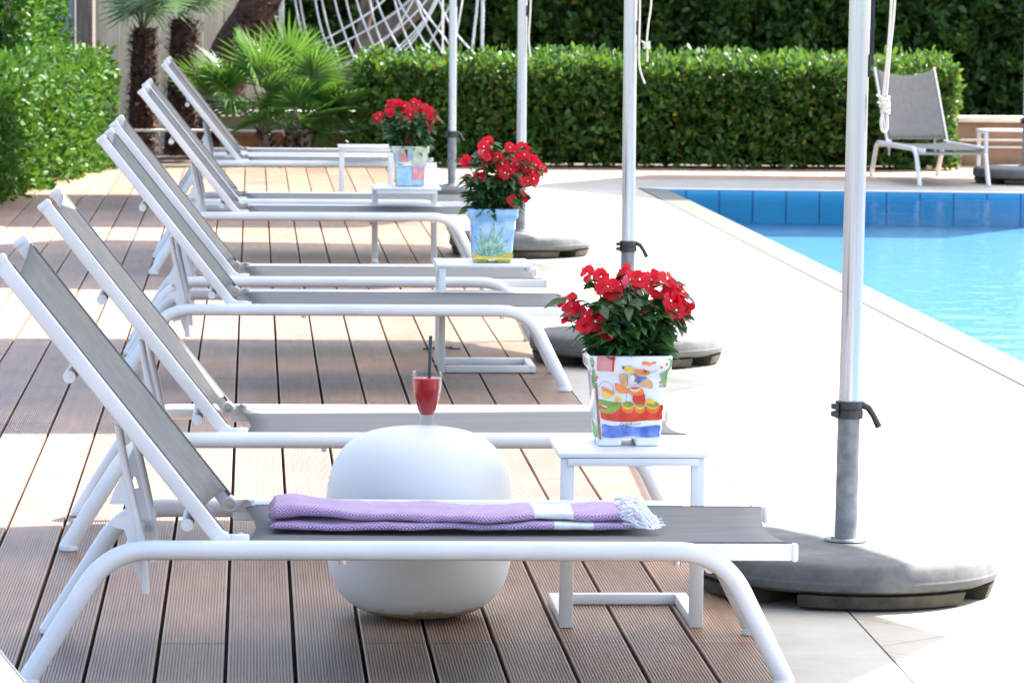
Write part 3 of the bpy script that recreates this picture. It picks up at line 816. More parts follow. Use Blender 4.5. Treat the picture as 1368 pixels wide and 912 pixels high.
# ------------------------------------------------------------------ flower pots
def rsq(hw, z, rad, n=5):
    out = []
    for cx, cy, a0 in ((1, 1, 0), (-1, 1, 90), (-1, -1, 180), (1, -1, 270)):
        for k in range(n + 1):
            a = R(a0 + 90 * k / n); out.append((cx * (hw - rad) + rad * math.cos(a), cy * (hw - rad) + rad * math.sin(a), z))
    return out
PROF = [(.066, .016), (.0722, .019), (.0755, .06), (.079, .105), (.0825, .15), (.0835, .160), (.0905, .166), (.0935, .172), (.0945, .185), (.0955, .197), (.094, .2005), (.090, .2005), (.087, .196), (.085, .175)]
def pot_mesh(mats, bandmat=None):
    b = MB(); n = 24; V = []
    for hw, z in PROF: V += rsq(hw, z, .012 if z > .16 else .009)
    F = []
    for i in range(len(PROF) - 1):
        for k in range(n): F.append([i * n + k, i * n + (k + 1) % n, (i + 1) * n + (k + 1) % n, (i + 1) * n + k])
    for f in F:
        pass
    b.add(V, F, 0, True); b.add(rsq(.066, .016, .009), [list(range(n))[::-1]], 0)
    for sx in (-1, 1):
        for sy in (-1, 1): b.box((.043 * sx, .043 * sy, .010), (.054, .054, .020), 1 if bandmat else 0, bev=.004)
    return b
def facey(z):
    for (h0, z0), (h1, z1) in zip(PROF[:-1], PROF[1:]):
        if z0 <= z <= z1 and z1 > z0: return -(h0 + (h1 - h0) * (z - z0) / (z1 - z0))
    return -.0955
class Paint(MB):
    """flat glaze patches lying on the pot's front face; crop coordinates turned to metres"""
    def __init__(s, cx=460, by=805, k=.000297): super().__init__(); s.mats = []; s.lv = {}; s.cx, s.by, s.k = cx, by, k; s.q = 0
    def mi(s, m):
        if m not in s.mats: s.mats.append(m)
        return s.mats.index(m)
    def patch(s, m, pts, smooth=True, n=4):
        P = [Vector((x, y, 0)) for x, y in pts]
        if smooth: P = catmull(P, n, True)
        s.q += 1; e = .0005 + .00006 * s.q
        # clip to horizontal slabs so that patches follow the lip: simple mapping per vertex
        V = []
        for p in P:
            z = (s.by - p.y) * s.k; V.append(((p.x - s.cx) * s.k, facey(z) - e, z))
        s.add(V, [list(range(len(V)))], s.mi(m))
    def stroke(s, m, pts, wd=2.0):
        P = catmull([Vector((x, y, 0)) for x, y in pts], 4); s.q += 1; e = .0005 + .00006 * s.q
        V = []
        for i, p in enumerate(P):
            t = (P[min(i + 1, len(P) - 1)] - P[max(i - 1, 0)]); t = t.normalized() if t.length else Vector((1, 0, 0)); nn = Vector((-t.y, t.x, 0)) * wd
            for q in (p + nn, p - nn):
                z = (s.by - q.y) * s.k; V.append(((q.x - s.cx) * s.k, facey(z) - e, z))
        s.add(V, [[2 * i, 2 * i + 1, 2 * i + 3, 2 * i + 2] for i in range(len(P) - 1)], s.mi(m))
    def out(s, name, parent): return s.build(name, [G[m] for m in s.mats], parent)

def ell(cx, cy, rx, ry, n=10, a0=0, a1=360): return [(cx + rx * math.cos(R(a0 + (a1 - a0) * k / n)), cy + ry * math.sin(R(a0 + (a1 - a0) * k / n))) for k in range(n)]

# flower meshes: five broad petals round a pale eye, a half closed one, a bud
def petal(b, ang, tilt, L_=.0235, W=.0125, mi=0, fold=.0):
    prof_ = [(.0025, .0012), (.008, .55), (.014, .95), (.019, 1.0), (.0225, .72), (.0235, .35)]
    V = []; F = []
    for d, wd in prof_:
        wv = wd * W if wd > .01 else wd
        if d < .003: wv = .0014
        lift = tilt * d * L_ / .0235 + 3.0 * d * d * fold
        for k in (-1, 0, 1):
            V.append((d * L_ / .0235, wv * k, lift - (.0012 if k == 0 else 0) + .0006 * k))
    for i in range(len(prof_) - 1):
        for k in range(2): F.append([i * 3 + k, i * 3 + k + 1, (i + 1) * 3 + k + 1, (i + 1) * 3 + k])
    M = Matrix.Rotation(ang, 3, 'Z'); b.add([M @ Vector(v) for v in V], F, mi, True)
def flower_mesh(kind, sd):
    rd = random.Random(sd); b = MB()
    if kind == 'open':
        for k in range(5): petal(b, R(72 * k + rd.uniform(-5, 5)), rd.uniform(-.15, .25), fold=rd.uniform(-6, 4))
        b.lathe([(.0001, .0030), (.0022, .0026), (.003, .0012)], seg=10, mi=2)
    elif kind == 'half':
        for k in range(5): petal(b, R(72 * k + rd.uniform(-6, 6)), rd.uniform(.7, 1.4), .021, .011, fold=rd.uniform(-10, 0))
    else:
        for k in range(4): petal(b, R(90 * k + rd.uniform(-6, 6)), rd.uniform(2.5, 3.5), .010, .006, 1, fold=0)
    b.tube([(0, 0, -.022), (0, 0, -.01), (0, 0, 0)], .0013, 5, mi=3)
    o = b.build('flower', [MAT['petal'], MAT['petal_back'], MAT['eye'], MAT['stem']], fix=False); me = o.data
    bpy.data.objects.remove(o); return me
FM = [flower_mesh('open', 1), flower_mesh('open', 2), flower_mesh('open', 3), flower_mesh('half', 4), flower_mesh('half', 5), flower_mesh('bud', 6)]

def plant(root, clusters, sd, lowest=.0, facing=.5, nleaf=150):
    """stems from the soil up to each cluster, leaves in whorls up the stems, flowers at the tips"""
    rd = random.Random(sd); st = MB(); lf = MB()
    def leaf(p, d, L_, W):
        d = d.normalized(); side = d.cross(Vector((0, 0, 1)))
        side = side.normalized() if side.length > .1 else Vector((1, 0, 0)); nrm = side.cross(d)
        roll_ = rd.uniform(-.8, .8); side = side * math.cos(roll_) + nrm * math.sin(roll_); nrm = side.cross(d)
        V = []; F = []; dr = rd.uniform(.1, .6)
        for t, wd in ((0, .08), (.15, .55), (.4, 1), (.65, .92), (.85, .5), (1, .04)):
            c = p + d * (L_ * t) + Vector((0, 0, -dr * L_ * t * t))
            for k in (-1, 0, 1): V.append(c + side * (W * wd * k * .5) + nrm * (abs(k) * W * wd * .14))
        for i in range(5):
            for k in range(2): F.append([i * 3 + k, i * 3 + k + 1, (i + 1) * 3 + k + 1, (i + 1) * 3 + k])
        lf.add(V, F, 0, True)
    tips = []
    for (x, z, cnt, fy) in clusters:
        y = fy if fy is not None else rd.uniform(-.07, .08)
        tips.append((Vector((x, y, z)), cnt))
    extra = [(Vector((rd.uniform(-.11, .11), rd.uniform(-.09, .09), .2 + rd.uniform(.04, .12))), 0) for _ in range(16)]
    for tip, cnt in tips + extra:
        a = Vector((max(-.07, min(.07, tip.x * .4 + rd.uniform(-.02, .02))), max(-.07, min(.07, tip.y * .5)), .183))
        m = a.lerp(tip, .55) + Vector((-tip.x * .1, 0, .02))
        pts = catmull([a, m, tip], 5); st.tube(pts, .0022, 6)
        for i, p in enumerate(pts[2:]):
            for q in range(2):
                an = rd.uniform(0, 6.28); d = Vector((math.cos(an) + tip.x * 3, math.sin(an) + tip.y * 2 - .25, rd.uniform(-.25, .5)))
                leaf(p, d, rd.uniform(.036, .062), rd.uniform(.015, .025))
        for c in range(cnt):
            off = Vector((0, 0, 0)) if cnt == 1 else Vector((rd.uniform(-.021, .021), rd.uniform(-.02, .012), rd.uniform(-.015, .018)))
            me = rd.choice(FM[:3] if rd.random() < .74 else FM[3:5])
            if rd.random() < .06: me = FM[5]
            f = bpy.data.objects.new('flower', me); COL.objects.link(f); f.parent = root
            nrm = Vector((off.x * 25 + tip.x * 3 + rd.uniform(-.5, .5), -facing + off.y * 20 + rd.uniform(-.5, .4), .45 + rd.uniform(-.35, .6)))
            f.rotation_mode = 'QUATERNION'; f.rotation_quaternion = nrm.to_track_quat('Z', 'Y') @ Quaternion((0, 0, 1), rd.uniform(0, 6))
            f.location = tip + off; s = rd.uniform(.82, 1.1); f.scale = (s, s, s)
    for k in range(nleaf):
        an = rd.uniform(0, 6.28); rr_ = .085 * math.sqrt(rd.random()); p = Vector((rr_ * math.cos(an), rr_ * math.sin(an), .19 + rd.random() ** 1.2 * .11))
        leaf(p, Vector((p.x * 12 + rd.uniform(-.6, .6), p.y * 12 + rd.uniform(-.6, .6), rd.uniform(-.3, .8))), rd.uniform(.04, .065), rd.uniform(.016, .026))
    st.build('stems', MAT['stem'], root); lf.build('foliage', MAT['vinca_leaf'], root, fix=False)
    so_ = MB(); so_.add(rsq(.084, .186, .01), [list(range(24))]); so_.build('soil', MAT['soil'], root)

def px1(pts, cx=838, by=592, sc=583.): return [((x - cx) / sc * .92 + .003, (by - y) / sc / 1.05 - .012, c, fy) for x, y, c, fy in pts]
PG = 'painted pots of red flowers on side tables'
# pot with the boat
p1 = empty('flower_pot', (.867, 9.46, .4026)); p1.scale = (1.02, 1.02, 1.05); tag(p1, 'white glazed pot painted with a boat and fruit, holding red flowers', 'flower pot', PG)
pot = pot_mesh(None).build('pot', G['white'], p1, fix=False)
a = Paint()
a.patch('blue', [(258, 640), (330, 652), (420, 648), (520, 660), (610, 652), (697, 648), (692, 700), (688, 735), (560, 738), (470, 730), (360, 742), (262, 735), (256, 690)])
a.patch('red', [(232, 500), (300, 520), (400, 498), (470, 520), (560, 505), (640, 515), (716, 494), (710, 560), (704, 604), (590, 612), (470, 622), (340, 618), (252, 598), (240, 550)])
a.patch('olive', [(226, 455), (300, 470), (370, 482), (398, 486), (375, 530), (335, 556), (290, 562), (250, 548), (240, 520), (290, 530), (288, 508), (255, 498), (228, 505)])
for cx, ww in ((448, 48), (540, 42), (640, 52)):
    a.patch('orange', ell(cx, 512, ww, 46)); a.patch('yellow', ell(cx, 500, ww * .86, 30)); a.patch('olive', ell(cx, 492, ww * .8, 22))
a.stroke('line', [(230, 458), (330, 474), (450, 485), (560, 488), (690, 486)], 1.3)
a.patch('brown', [(196, 345), (214, 350), (224, 470), (236, 600), (247, 735), (230, 736), (216, 600), (204, 470)])
a.patch('leaf', [(180, 610), (205, 650), (222, 700), (222, 735), (196, 730), (184, 690)])
for pts in ([(185, 180), (170, 140), (150, 150), (160, 200), (175, 220)], [(176, 220), (192, 260), (196, 330), (190, 380), (176, 350), (168, 280)], [(740, 150), (762, 165), (752, 215), (728, 240), (690, 262), (700, 310), (712, 360), (732, 362), (742, 300), (752, 240), (776, 190), (768, 150)]):
    a.patch('leaf', pts)
for x, y in ((208, 290), (200, 310), (696, 212), (735, 188), (693, 328), (694, 356), (172, 198)): a.patch('red', ell(x, y, 8, 9))
a.patch('pink', [(205, 128), (322, 126), (318, 242), (206, 240)], False); a.patch('red', [(318, 126), (342, 126), (334, 244), (312, 245)], False)
a.patch('orange', [(548, 172), (580, 168), (610, 178), (650, 168), (655, 184), (620, 190), (608, 202), (585, 192), (552, 192)])
# figure lifting a basket
a.patch('orange', [(248, 355), (300, 380), (345, 398), (338, 418), (290, 414), (256, 396)]); a.patch('yellow', [(254, 394), (322, 415), (318, 440), (285, 446), (260, 436)])
a.stroke('line', [(224, 362), (250, 325), (285, 322), (325, 350), (340, 392)], 1.2)
a.patch('skin', [(385, 270), (420, 262), (442, 290), (446, 350), (415, 352), (385, 320)])
a.patch('orange', [(346, 335), (380, 340), (412, 352), (440, 372), (440, 404), (395, 408), (358, 388)])
a.patch('yellow', [(412, 205), (436, 216), (458, 200), (488, 228), (486, 250), (440, 254), (418, 236)])
a.patch('orange', [(490, 226), (540, 230), (604, 240), (600, 272), (545, 272), (500, 254)])
a.patch('blue', [(490, 262), (530, 282), (588, 290), (560, 316), (540, 342), (512, 325), (500, 295)])
a.patch('skin', [(548, 318), (592, 300), (632, 330), (628, 372), (580, 362), (528, 348)])
a.stroke('line', [(446, 262), (440, 300), (448, 340), (492, 346), (520, 330), (520, 290), (500, 262), (448, 258)], 1.2)
a.patch('brown', ell(500, 296, 20, 28)); a.patch('white', ell(478, 296, 18, 22))
a.patch('orange', [(448, 372), (490, 362), (545, 368), (570, 404), (545, 424), (480, 420), (448, 400)]); a.patch('pale', [(460, 372), (500, 378), (545, 372), (520, 396), (478, 394)]); a.patch('red', [(470, 362), (525, 362), (515, 378), (478, 376)])
a.patch('red', [(486, 424), (530, 424), (572, 410), (578, 450), (570, 482), (495, 480)])
a.patch('yellow', [(352, 445), (370, 430), (398, 444), (398, 470), (356, 470)]); a.patch('yellow', [(578, 466), (606, 446), (640, 456), (656, 484), (600, 486)])
a.stroke('line', [(440, 400), (434, 440), (428, 470)], 1.5); a.stroke('aqua', [(600, 262), (630, 250), (664, 236)], 3)
# hand written line under the boat, as unreadable as in the photograph
x = 395
a.stroke('line', [(412, 624), (396, 632), (394, 648), (410, 646), (420, 636), (416, 648), (430, 644), (440, 628), (438, 662), (444, 664), (452, 636), (462, 634), (458, 648), (470, 642), (480, 622), (478, 646), (490, 640)], 1.4)
a.stroke('line', [(492, 640), (500, 634), (498, 648), (510, 644), (516, 632), (522, 644), (534, 630), (536, 644), (550, 626)], 1.2)
a.out('painted_scene', p1)
C1 = [(786, 361, 3, .0), (802, 378, 3, -.05), (829, 361, 3, .02), (838, 370, 3, -.03), (866, 374, 2, .03), (872, 388, 1, -.03), (891, 372, 3, .0), (906, 384, 3, -.02), (894, 400, 4, -.06), (908, 411, 3, -.02), (912, 424, 1, .02),
      (750, 393, 1, .0), (757, 411, 2, -.03), (779, 419, 3, -.06), (804, 431, 1, -.09), (828, 403, 1, -.05), (852, 408, 1, -.06), (848, 358, 2, .05), (808, 402, 1, .0), (888, 430, 1, .0)]
plant(p1, px1(C1), 21, facing=.45)

# pot with the agave
p2 = empty('flower_pot', (.893, 15.33, .4026)); tag(p2, 'sky blue glazed pot painted with a green agave, holding red flowers', 'flower pot', PG)
b = pot_mesh(None, True)
b.build('pot', [G['sky'], G['sand']], p2, fix=False)
a = Paint(cx=272, by=858, k=.000553)
a.patch('sand', [(136, 790), (180, 808), (235, 816), (300, 806), (360, 790), (408, 796), (404, 832), (392, 836), (270, 836), (150, 832), (138, 826)])
for tip, base, wd in (((150, 680), (215, 800), 13), ((185, 622), (228, 800), 13), ((278, 588), (245, 808), 17), ((342, 614), (262, 806), 15), ((376, 702), (275, 806), 15), ((355, 778), (282, 808), 12), ((152, 770), (205, 806), 12), ((225, 680), (232, 806), 13), ((300, 690), (258, 808), 12)):
    t = Vector((tip[0], tip[1], 0)); q = Vector((base[0], base[1], 0)); d = (t - q); n_ = Vector((-d.y, d.x, 0)).normalized() * wd; m = q.lerp(t, .45)
    a.patch('agave2', [tuple((q - n_ * .9)[:2]), tuple((m - n_ * 1.2)[:2]), tuple(t[:2]), tuple((m + n_ * 1.2)[:2]), tuple((q + n_ * .9)[:2])])
    a.patch('agave', [tuple((q - n_ * .5)[:2]), tuple((m - n_ * .8)[:2]), tuple((t - d * .06)[:2]), tuple((m + n_ * 1.0)[:2]), tuple((q + n_ * .7)[:2])])
a.stroke('line', [(140, 492), (160, 497), (185, 493), (200, 498), (226, 494)], 2.5)
a.out('painted_agave', p2)
def px2(pts): return [((600 + x * .1974 - 655) / 357., (349 - (180 + y * .1974)) / 357., c, fy) for x, y, c, fy in pts]
C2 = [(247, 48, 1, 0), (95, 168, 2, -.02), (200, 110, 3, -.03), (245, 150, 2, 0), (195, 165, 2, -.05), (390, 110, 3, -.02), (330, 170, 3, -.05), (512, 95, 2, 0), (515, 155, 3, -.04), (470, 190, 3, -.05), (590, 235, 3, 0), (340, 255, 3, -.07), (395, 262, 2, -.08),
      (435, 225, 2, -.05), (462, 312, 2, -.07), (540, 290, 3, -.03), (180, 290, 2, -.06), (110, 295, 1, -.03), (405, 435, 1, -.1), (497, 415, 1, -.02), (255, 205, 2, 0)]
plant(p2, px2(C2), 33, facing=1.3)

# pot with patchwork tiles
p3 = empty('flower_pot', (.786, 20.62, .4026)); tag(p3, 'patchwork tile painted pot with blue arched door, holding red flowers', 'flower pot', PG)
pot_mesh(None).build('pot', G['pale'], p3, fix=False)
a = Paint(cx=340, by=598, k=.000497)
a.patch('aqua', [(186, 208), (218, 208), (222, 392), (194, 396)], False); a.patch('pink', [(216, 206), (324, 206), (322, 356), (220, 352)], False)
a.patch('white', [(250, 225), (300, 222), (306, 300), (255, 300)]); a.patch('brown', [(222, 260), (240, 228), (272, 226), (256, 250), (250, 280), (228, 280)]); a.patch('orange', [(222, 300), (260, 296), (308, 302), (316, 345), (228, 346)]); a.patch('yellow', [(238, 318), (298, 318), (298, 332), (240, 332)])
a.patch('aqua', [(324, 206), (360, 206), (358, 330), (324, 340)], False); a.patch('pale', [(362, 208), (520, 208), (505, 400), (370, 400)], False)
a.patch('gold', [(412, 246), (484, 246), (484, 286), (412, 286)], False); a.patch('pale', [(372, 215), (398, 240), (390, 310), (372, 300)]); a.patch('pink', ell(478, 322, 20, 14))
a.patch('white', [(196, 366), (350, 352), (352, 400), (196, 400)], False); a.patch('leaf', [(200, 380), (240, 370), (285, 382), (240, 392)])
a.patch('aqua', [(196, 402), (354, 402), (362, 592), (212, 590)], False)
a.patch('skin', ell(272, 492, 48, 62, 14)); a.patch('teal', [(216, 478), (222, 435), (262, 412), (312, 430), (326, 478), (320, 515), (306, 470), (280, 455), (250, 462), (232, 478), (232, 512)])
for x in (254, 290): a.patch('line', ell(x, 488, 9, 4))
a.stroke('brown', [(272, 490), (266, 512), (276, 516)], 2); a.patch('red', ell(272, 532, 14, 5))
a.patch('pink', [(362, 590), (362, 400), (378, 350), (420, 326), (468, 350), (486, 400), (482, 590)], False); a.patch('aqua', [(370, 588), (370, 405), (386, 360), (420, 338), (460, 358), (476, 405), (474, 588)], False)
a.patch('orange', ell(420, 374, 18, 10)); a.stroke('line', [(196, 402), (270, 404), (352, 402), (362, 500), (366, 594)], 2.5)
a.out('painted_tiles', p3)
def px3(pts): return [((480 + x * .1206 - 546) / 266., (248 - (100 + y * .1206)) / 266., c, fy) for x, y, c, fy in pts]
C3 = [(205, 465, 2, 0), (185, 510, 1, 0), (310, 365, 2, 0), (380, 350, 3, 0), (385, 420, 2, -.05), (488, 378, 3, -.03), (578, 408, 2, -.05), (600, 330, 2, .02), (690, 380, 3, 0), (800, 420, 3, 0), (805, 470, 2, -.02), (770, 570, 1, -.04), (545, 715, 1, -.09), (640, 340, 1, .03), (430, 480, 1, -.06)]
plant(p3, px3(C3), 44, facing=.8, nleaf=190)

# ------------------------------------------------------------------ twig on the deck
b = MB(); rd = random.Random(9)
b.tube(catmull([(-.07, 0, .003), (-.03, .01, .006), (0, 0, .01), (.04, -.012, .006), (.075, 0, .004)], 4), .003, 6)
for k in range(9):
    x = -.05 + .012 * k; b.tube([(x, 0, .006), (x + rd.uniform(-.02, .02), rd.uniform(-.03, .03), .004 + rd.random() * .018)], .0018, 5)
tag(b.build('fallen_twig', MAT['palm_fibre'], loc=(.74, 16.08, 0), fix=False), 'small dark dry twig lying on the deck boards', 'twig')

# ------------------------------------------------------------------ leaves scattered over volumes
def leaf_cloud(P, Nn, size, ratio=.5, spread=.9, upb=.25):
    """P points, Nn outward directions -> arrays of folded six-point leaves"""
    n = len(P)
    d = Nn + rng.normal(0, spread, (n, 3)); d[:, 2] += upb; d /= np.linalg.norm(d, axis=1)[:, None] + 1e-9
    a = rng.normal(0, 1, (n, 3)); s = np.cross(d, a); s /= np.linalg.norm(s, axis=1)[:, None] + 1e-9
    nr = np.cross(s, d); L_ = size * rng.uniform(.65, 1.25, n); W = L_ * ratio * rng.uniform(.8, 1.2, n)
    def at(t, k, h): return P + d * (L_ * t)[:, None] + s * (W * k * .5)[:, None] + nr * (W * h)[:, None]
    V = np.stack([at(0, 0, 0), at(.35, 1, .16), at(.75, .75, .1), at(1, 0, -.05), at(.75, -.75, .1), at(.35, -1, .16)], 1).reshape(-1, 3)
    o = (np.arange(n) * 6)[:, None]
    F = np.concatenate([o + np.array([[0, 1, 2, 3]]), o + np.array([[0, 3, 4, 5]])], 1).reshape(-1, 4)
    return V, F
def np_mesh(name, V, F, mats, parent=None):
    me = bpy.data.meshes.new(name); me.vertices.add(len(V)); me.vertices.foreach_set('co', V.astype(np.float32).ravel())
    me.loops.add(F.size); me.loops.foreach_set('vertex_index', F.astype(np.int32).ravel())
    me.polygons.add(len(F)); me.polygons.foreach_set('loop_start', np.arange(0, F.size, 4, dtype=np.int32)); me.polygons.foreach_set('loop_total', np.full(len(F), 4, np.int32))
    for m in mats: me.materials.append(m)
    me.update(calc_edges=True); me.validate()
    o = bpy.data.objects.new(name, me); COL.objects.link(o); o.parent = parent
    return o
def bumps(P, sc, amp, seed):
    return np.array([mn.noise(Vector((p[0] * sc + seed, p[1] * sc, p[2] * sc))) for p in P]) * amp

def hedge(name, label, quad, z0, z1, n, size, mat, amp=.06, depth=.12, sides=(1, 1, 1, 1), top=1.0, ratio=.5, fsz=None, bot=.0):
    """clipped hedge on a four-cornered footprint (counter-clockwise)"""
    root = empty(name, (quad[0][0], quad[0][1], 0)); tag(root, label, 'hedge')
    Q = np.array(quad, float); rel = Q - Q[0]
    areas = []; H = z1 - z0
    for i in range(4): areas.append(np.linalg.norm(Q[(i + 1) % 4] - Q[i]) * H * sides[i])
    tp_ = .5 * abs(np.cross(Q[2] - Q[0], Q[3] - Q[1])) * top; areas.append(tp_)
    areas = np.array(areas); cnt = (areas / areas.sum() * n).astype(int)
    PP = []; NN = []
    cen = rel.mean(0)
    for i in range(5):
        m = cnt[i]
        if m == 0: continue
        u = rng.random(m); v = rng.random(m)
        if i < 4:
            a, c = rel[i], rel[(i + 1) % 4]; e = c - a; nn = np.array([e[1], -e[0]]); nn /= np.linalg.norm(nn)
            p = np.column_stack([a + e * u[:, None], z0 + bot + (H - bot) * v]); nrm = np.tile([nn[0], nn[1], 0.0], (m, 1))
            # rounded top shoulder
            k = np.clip((p[:, 2] - (z1 - .1)) / .1, 0, 1); p[:, :2] -= nn * (k ** 2 * .05)[:, None]; nrm[:, 2] += k
        else:
            p2 = (1 - u)[:, None] * ((1 - v)[:, None] * rel[0] + v[:, None] * rel[3]) + u[:, None] * ((1 - v)[:, None] * rel[1] + v[:, None] * rel[2])
            p = np.column_stack([p2, np.full(m, z1)]); nrm = np.tile([0, 0, 1.0], (m, 1))
        dsp = bumps(p, 3.2, amp, i * 7.3) + bumps(p, 9, amp * .55, i * 3.1 + 40)
        cl = bumps(p, 7.5, 1, i * 5.7 + 11) + bumps(p, 15, .6, i * 2.3 + 77)   # clumps: thin places let the dark inside show
        dep = rng.random(m) ** 1.4 * depth + np.clip(-cl - .05, 0, 1) * depth * 1.3
        p = p + nrm * (dsp - dep)[:, None]
        PP.append(p); NN.append(nrm)
    P = np.concatenate(PP); Nn = np.concatenate(NN)
    ns = int(areas[4] * 45)   # stray new shoots above the clipped top
    if ns:
        u = rng.random(ns); v = rng.random(ns)
        b2 = (1 - u)[:, None] * ((1 - v)[:, None] * rel[0] + v[:, None] * rel[3]) + u[:, None] * ((1 - v)[:, None] * rel[1] + v[:, None] * rel[2])
        hh = rng.uniform(.02, .09, ns)
        for t in (.2, .45, .7, .9, 1.0):
            q = np.column_stack([b2 + rng.normal(0, .012, (ns, 2)), z1 + hh * t]); P = np.concatenate([P, q]); Nn = np.concatenate([Nn, np.tile([0, 0, .8], (ns, 1))])
    V, F = leaf_cloud(P, Nn, size, ratio)
    np_mesh('foliage', V, F, [mat], root)
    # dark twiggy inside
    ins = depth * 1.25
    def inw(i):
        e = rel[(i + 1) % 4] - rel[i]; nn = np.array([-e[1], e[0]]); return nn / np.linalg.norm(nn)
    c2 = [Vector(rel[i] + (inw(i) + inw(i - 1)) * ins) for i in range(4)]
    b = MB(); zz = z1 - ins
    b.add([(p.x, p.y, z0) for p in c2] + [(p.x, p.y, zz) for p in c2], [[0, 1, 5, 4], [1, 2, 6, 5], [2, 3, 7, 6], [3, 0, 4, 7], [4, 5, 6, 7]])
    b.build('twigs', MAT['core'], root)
    return root

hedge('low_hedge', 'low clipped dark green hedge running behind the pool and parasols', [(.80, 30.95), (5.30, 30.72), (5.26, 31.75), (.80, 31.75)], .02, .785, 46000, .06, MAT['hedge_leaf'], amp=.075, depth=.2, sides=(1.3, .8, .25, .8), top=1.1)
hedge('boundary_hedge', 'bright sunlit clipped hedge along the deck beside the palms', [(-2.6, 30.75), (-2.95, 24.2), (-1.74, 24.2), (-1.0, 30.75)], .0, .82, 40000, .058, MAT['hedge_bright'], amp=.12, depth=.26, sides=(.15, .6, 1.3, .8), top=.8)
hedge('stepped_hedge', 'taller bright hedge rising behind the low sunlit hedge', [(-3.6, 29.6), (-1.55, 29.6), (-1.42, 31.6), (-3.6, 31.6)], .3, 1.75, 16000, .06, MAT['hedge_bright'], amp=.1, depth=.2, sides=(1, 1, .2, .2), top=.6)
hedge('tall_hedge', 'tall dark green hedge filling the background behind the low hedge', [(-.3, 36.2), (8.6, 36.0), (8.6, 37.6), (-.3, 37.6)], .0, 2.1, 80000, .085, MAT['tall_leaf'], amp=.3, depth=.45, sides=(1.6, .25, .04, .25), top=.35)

# ------------------------------------------------------------------ planter wall and pipe behind the palms
root = empty('planter_wall', (-.6, 31.9, 0)); tag(root, 'low rendered garden wall with pale coping behind the fan palm bush', 'wall')
b = MB(); b.box((1.75, .12, .165), (2.8, .2, .33), bev=.004); b.build('wall_face', MAT['planter'], root)
b = MB(); b.box((1.83, .11, .352), (2.56, .26, .043), bev=.008); b.build('coping', MAT['planter_top'], root)
b = MB(); b.box((.85, .012, .09), (.9, .012, .18), bev=.002); b.build('terracotta_panel', MAT['planterred'], root)
b = MB(); b.tube([(-1.1, -.02, .215), (.4, -.02, .218), (1.6, -.02, .208)], .011, 8); b.build('water_pipe', MAT['planter_top'], root)
root = empty('planter_wall', (5.2, 31.35, 0)); tag(root, 'low rendered garden wall with white coping beyond the far side table', 'wall')
b = MB(); b.box((2.2, .1, .17), (4.4, .2, .34), bev=.004); b.build('wall_face', MAT['planter'], root)
b = MB(); b.box((2.2, .09, .362), (4.44, .26, .043), bev=.008); b.build('coping', MAT['planter_top'], root)
b = MB(); b.tube([(.0, -.02, .205), (4.3, -.02, .205)], .011, 8); b.tube([(.0, -.02, .15), (4.3, -.02, .15)], .008, 8); b.build('water_pipe', MAT['planter_top'], root)

# tall wall behind the palms
root = empty('garden_wall', (-3, 34.3, 0)); tag(root, 'tall beige board marked wall behind the two shaggy palm trunks', 'wall')
b = MB(); xx = 1.70; rd = random.Random(2)
while xx < 2.95:
    wd = rd.uniform(.14, .2); b.box((xx + wd / 2, rd.uniform(-.006, .006), 1.4), (wd - .006, .1, 2.8), bev=.004); xx += wd
b.build('wall_face', MAT['boardwall'], root)
b = MB(); b.box((1.61, -.03, 1.4), (.13, .14, 2.8), bev=.006); b.build('post', MAT['postwood'], root)
b = MB(); b.box((1.1, 0, 1.4), (.86, .08, 2.8), bev=.006); b.build('blue_panel', MAT['bluepanel'], root)

# ------------------------------------------------------------------ palms
def fan(b, base, d, L_, nbl=20, spread=R(200), droop=.35, wd=.024, rd=random, petl=.3):
    d = Vector(d).normalized(); base = Vector(base)
    side = d.cross(Vector((0, 0, 1))); side = side.normalized() if side.length > .05 else Vector((1, 0, 0))
    rl = rd.uniform(-.7, .7); nrm = side.cross(d); side = side * math.cos(rl) + nrm * math.sin(rl); nrm = side.cross(d)
    hub = base + d * petl
    b.tube([base, base.lerp(hub, .5) + Vector((0, 0, .01)), hub], .006, 5, mi=1)
    for k in range(nbl):
        a = -spread / 2 + spread * k / (nbl - 1); dd = (d * math.cos(a) + side * math.sin(a) + nrm * .18).normalized()
        ln = L_ * (1 - .22 * abs(a) / (spread / 2)) * rd.uniform(.9, 1.06); w_ = nrm.cross(dd).normalized()
        V = []; F = []
        for t, ww in ((0, .25), (.3, 1), (.6, .85), (.85, .4), (1, .05)):
            c = hub + dd * (ln * t) + Vector((0, 0, -droop * ln * t * t))
            V += [c + w_ * (wd * ww * .5), c + nrm * (-wd * ww * .22), c - w_ * (wd * ww * .5)]
        for i in range(4):
            for q in range(2): F.append([i * 3 + q, i * 3 + q + 1, (i + 1) * 3 + q + 1, (i + 1) * 3 + q])
        b.add(V, F, 0)
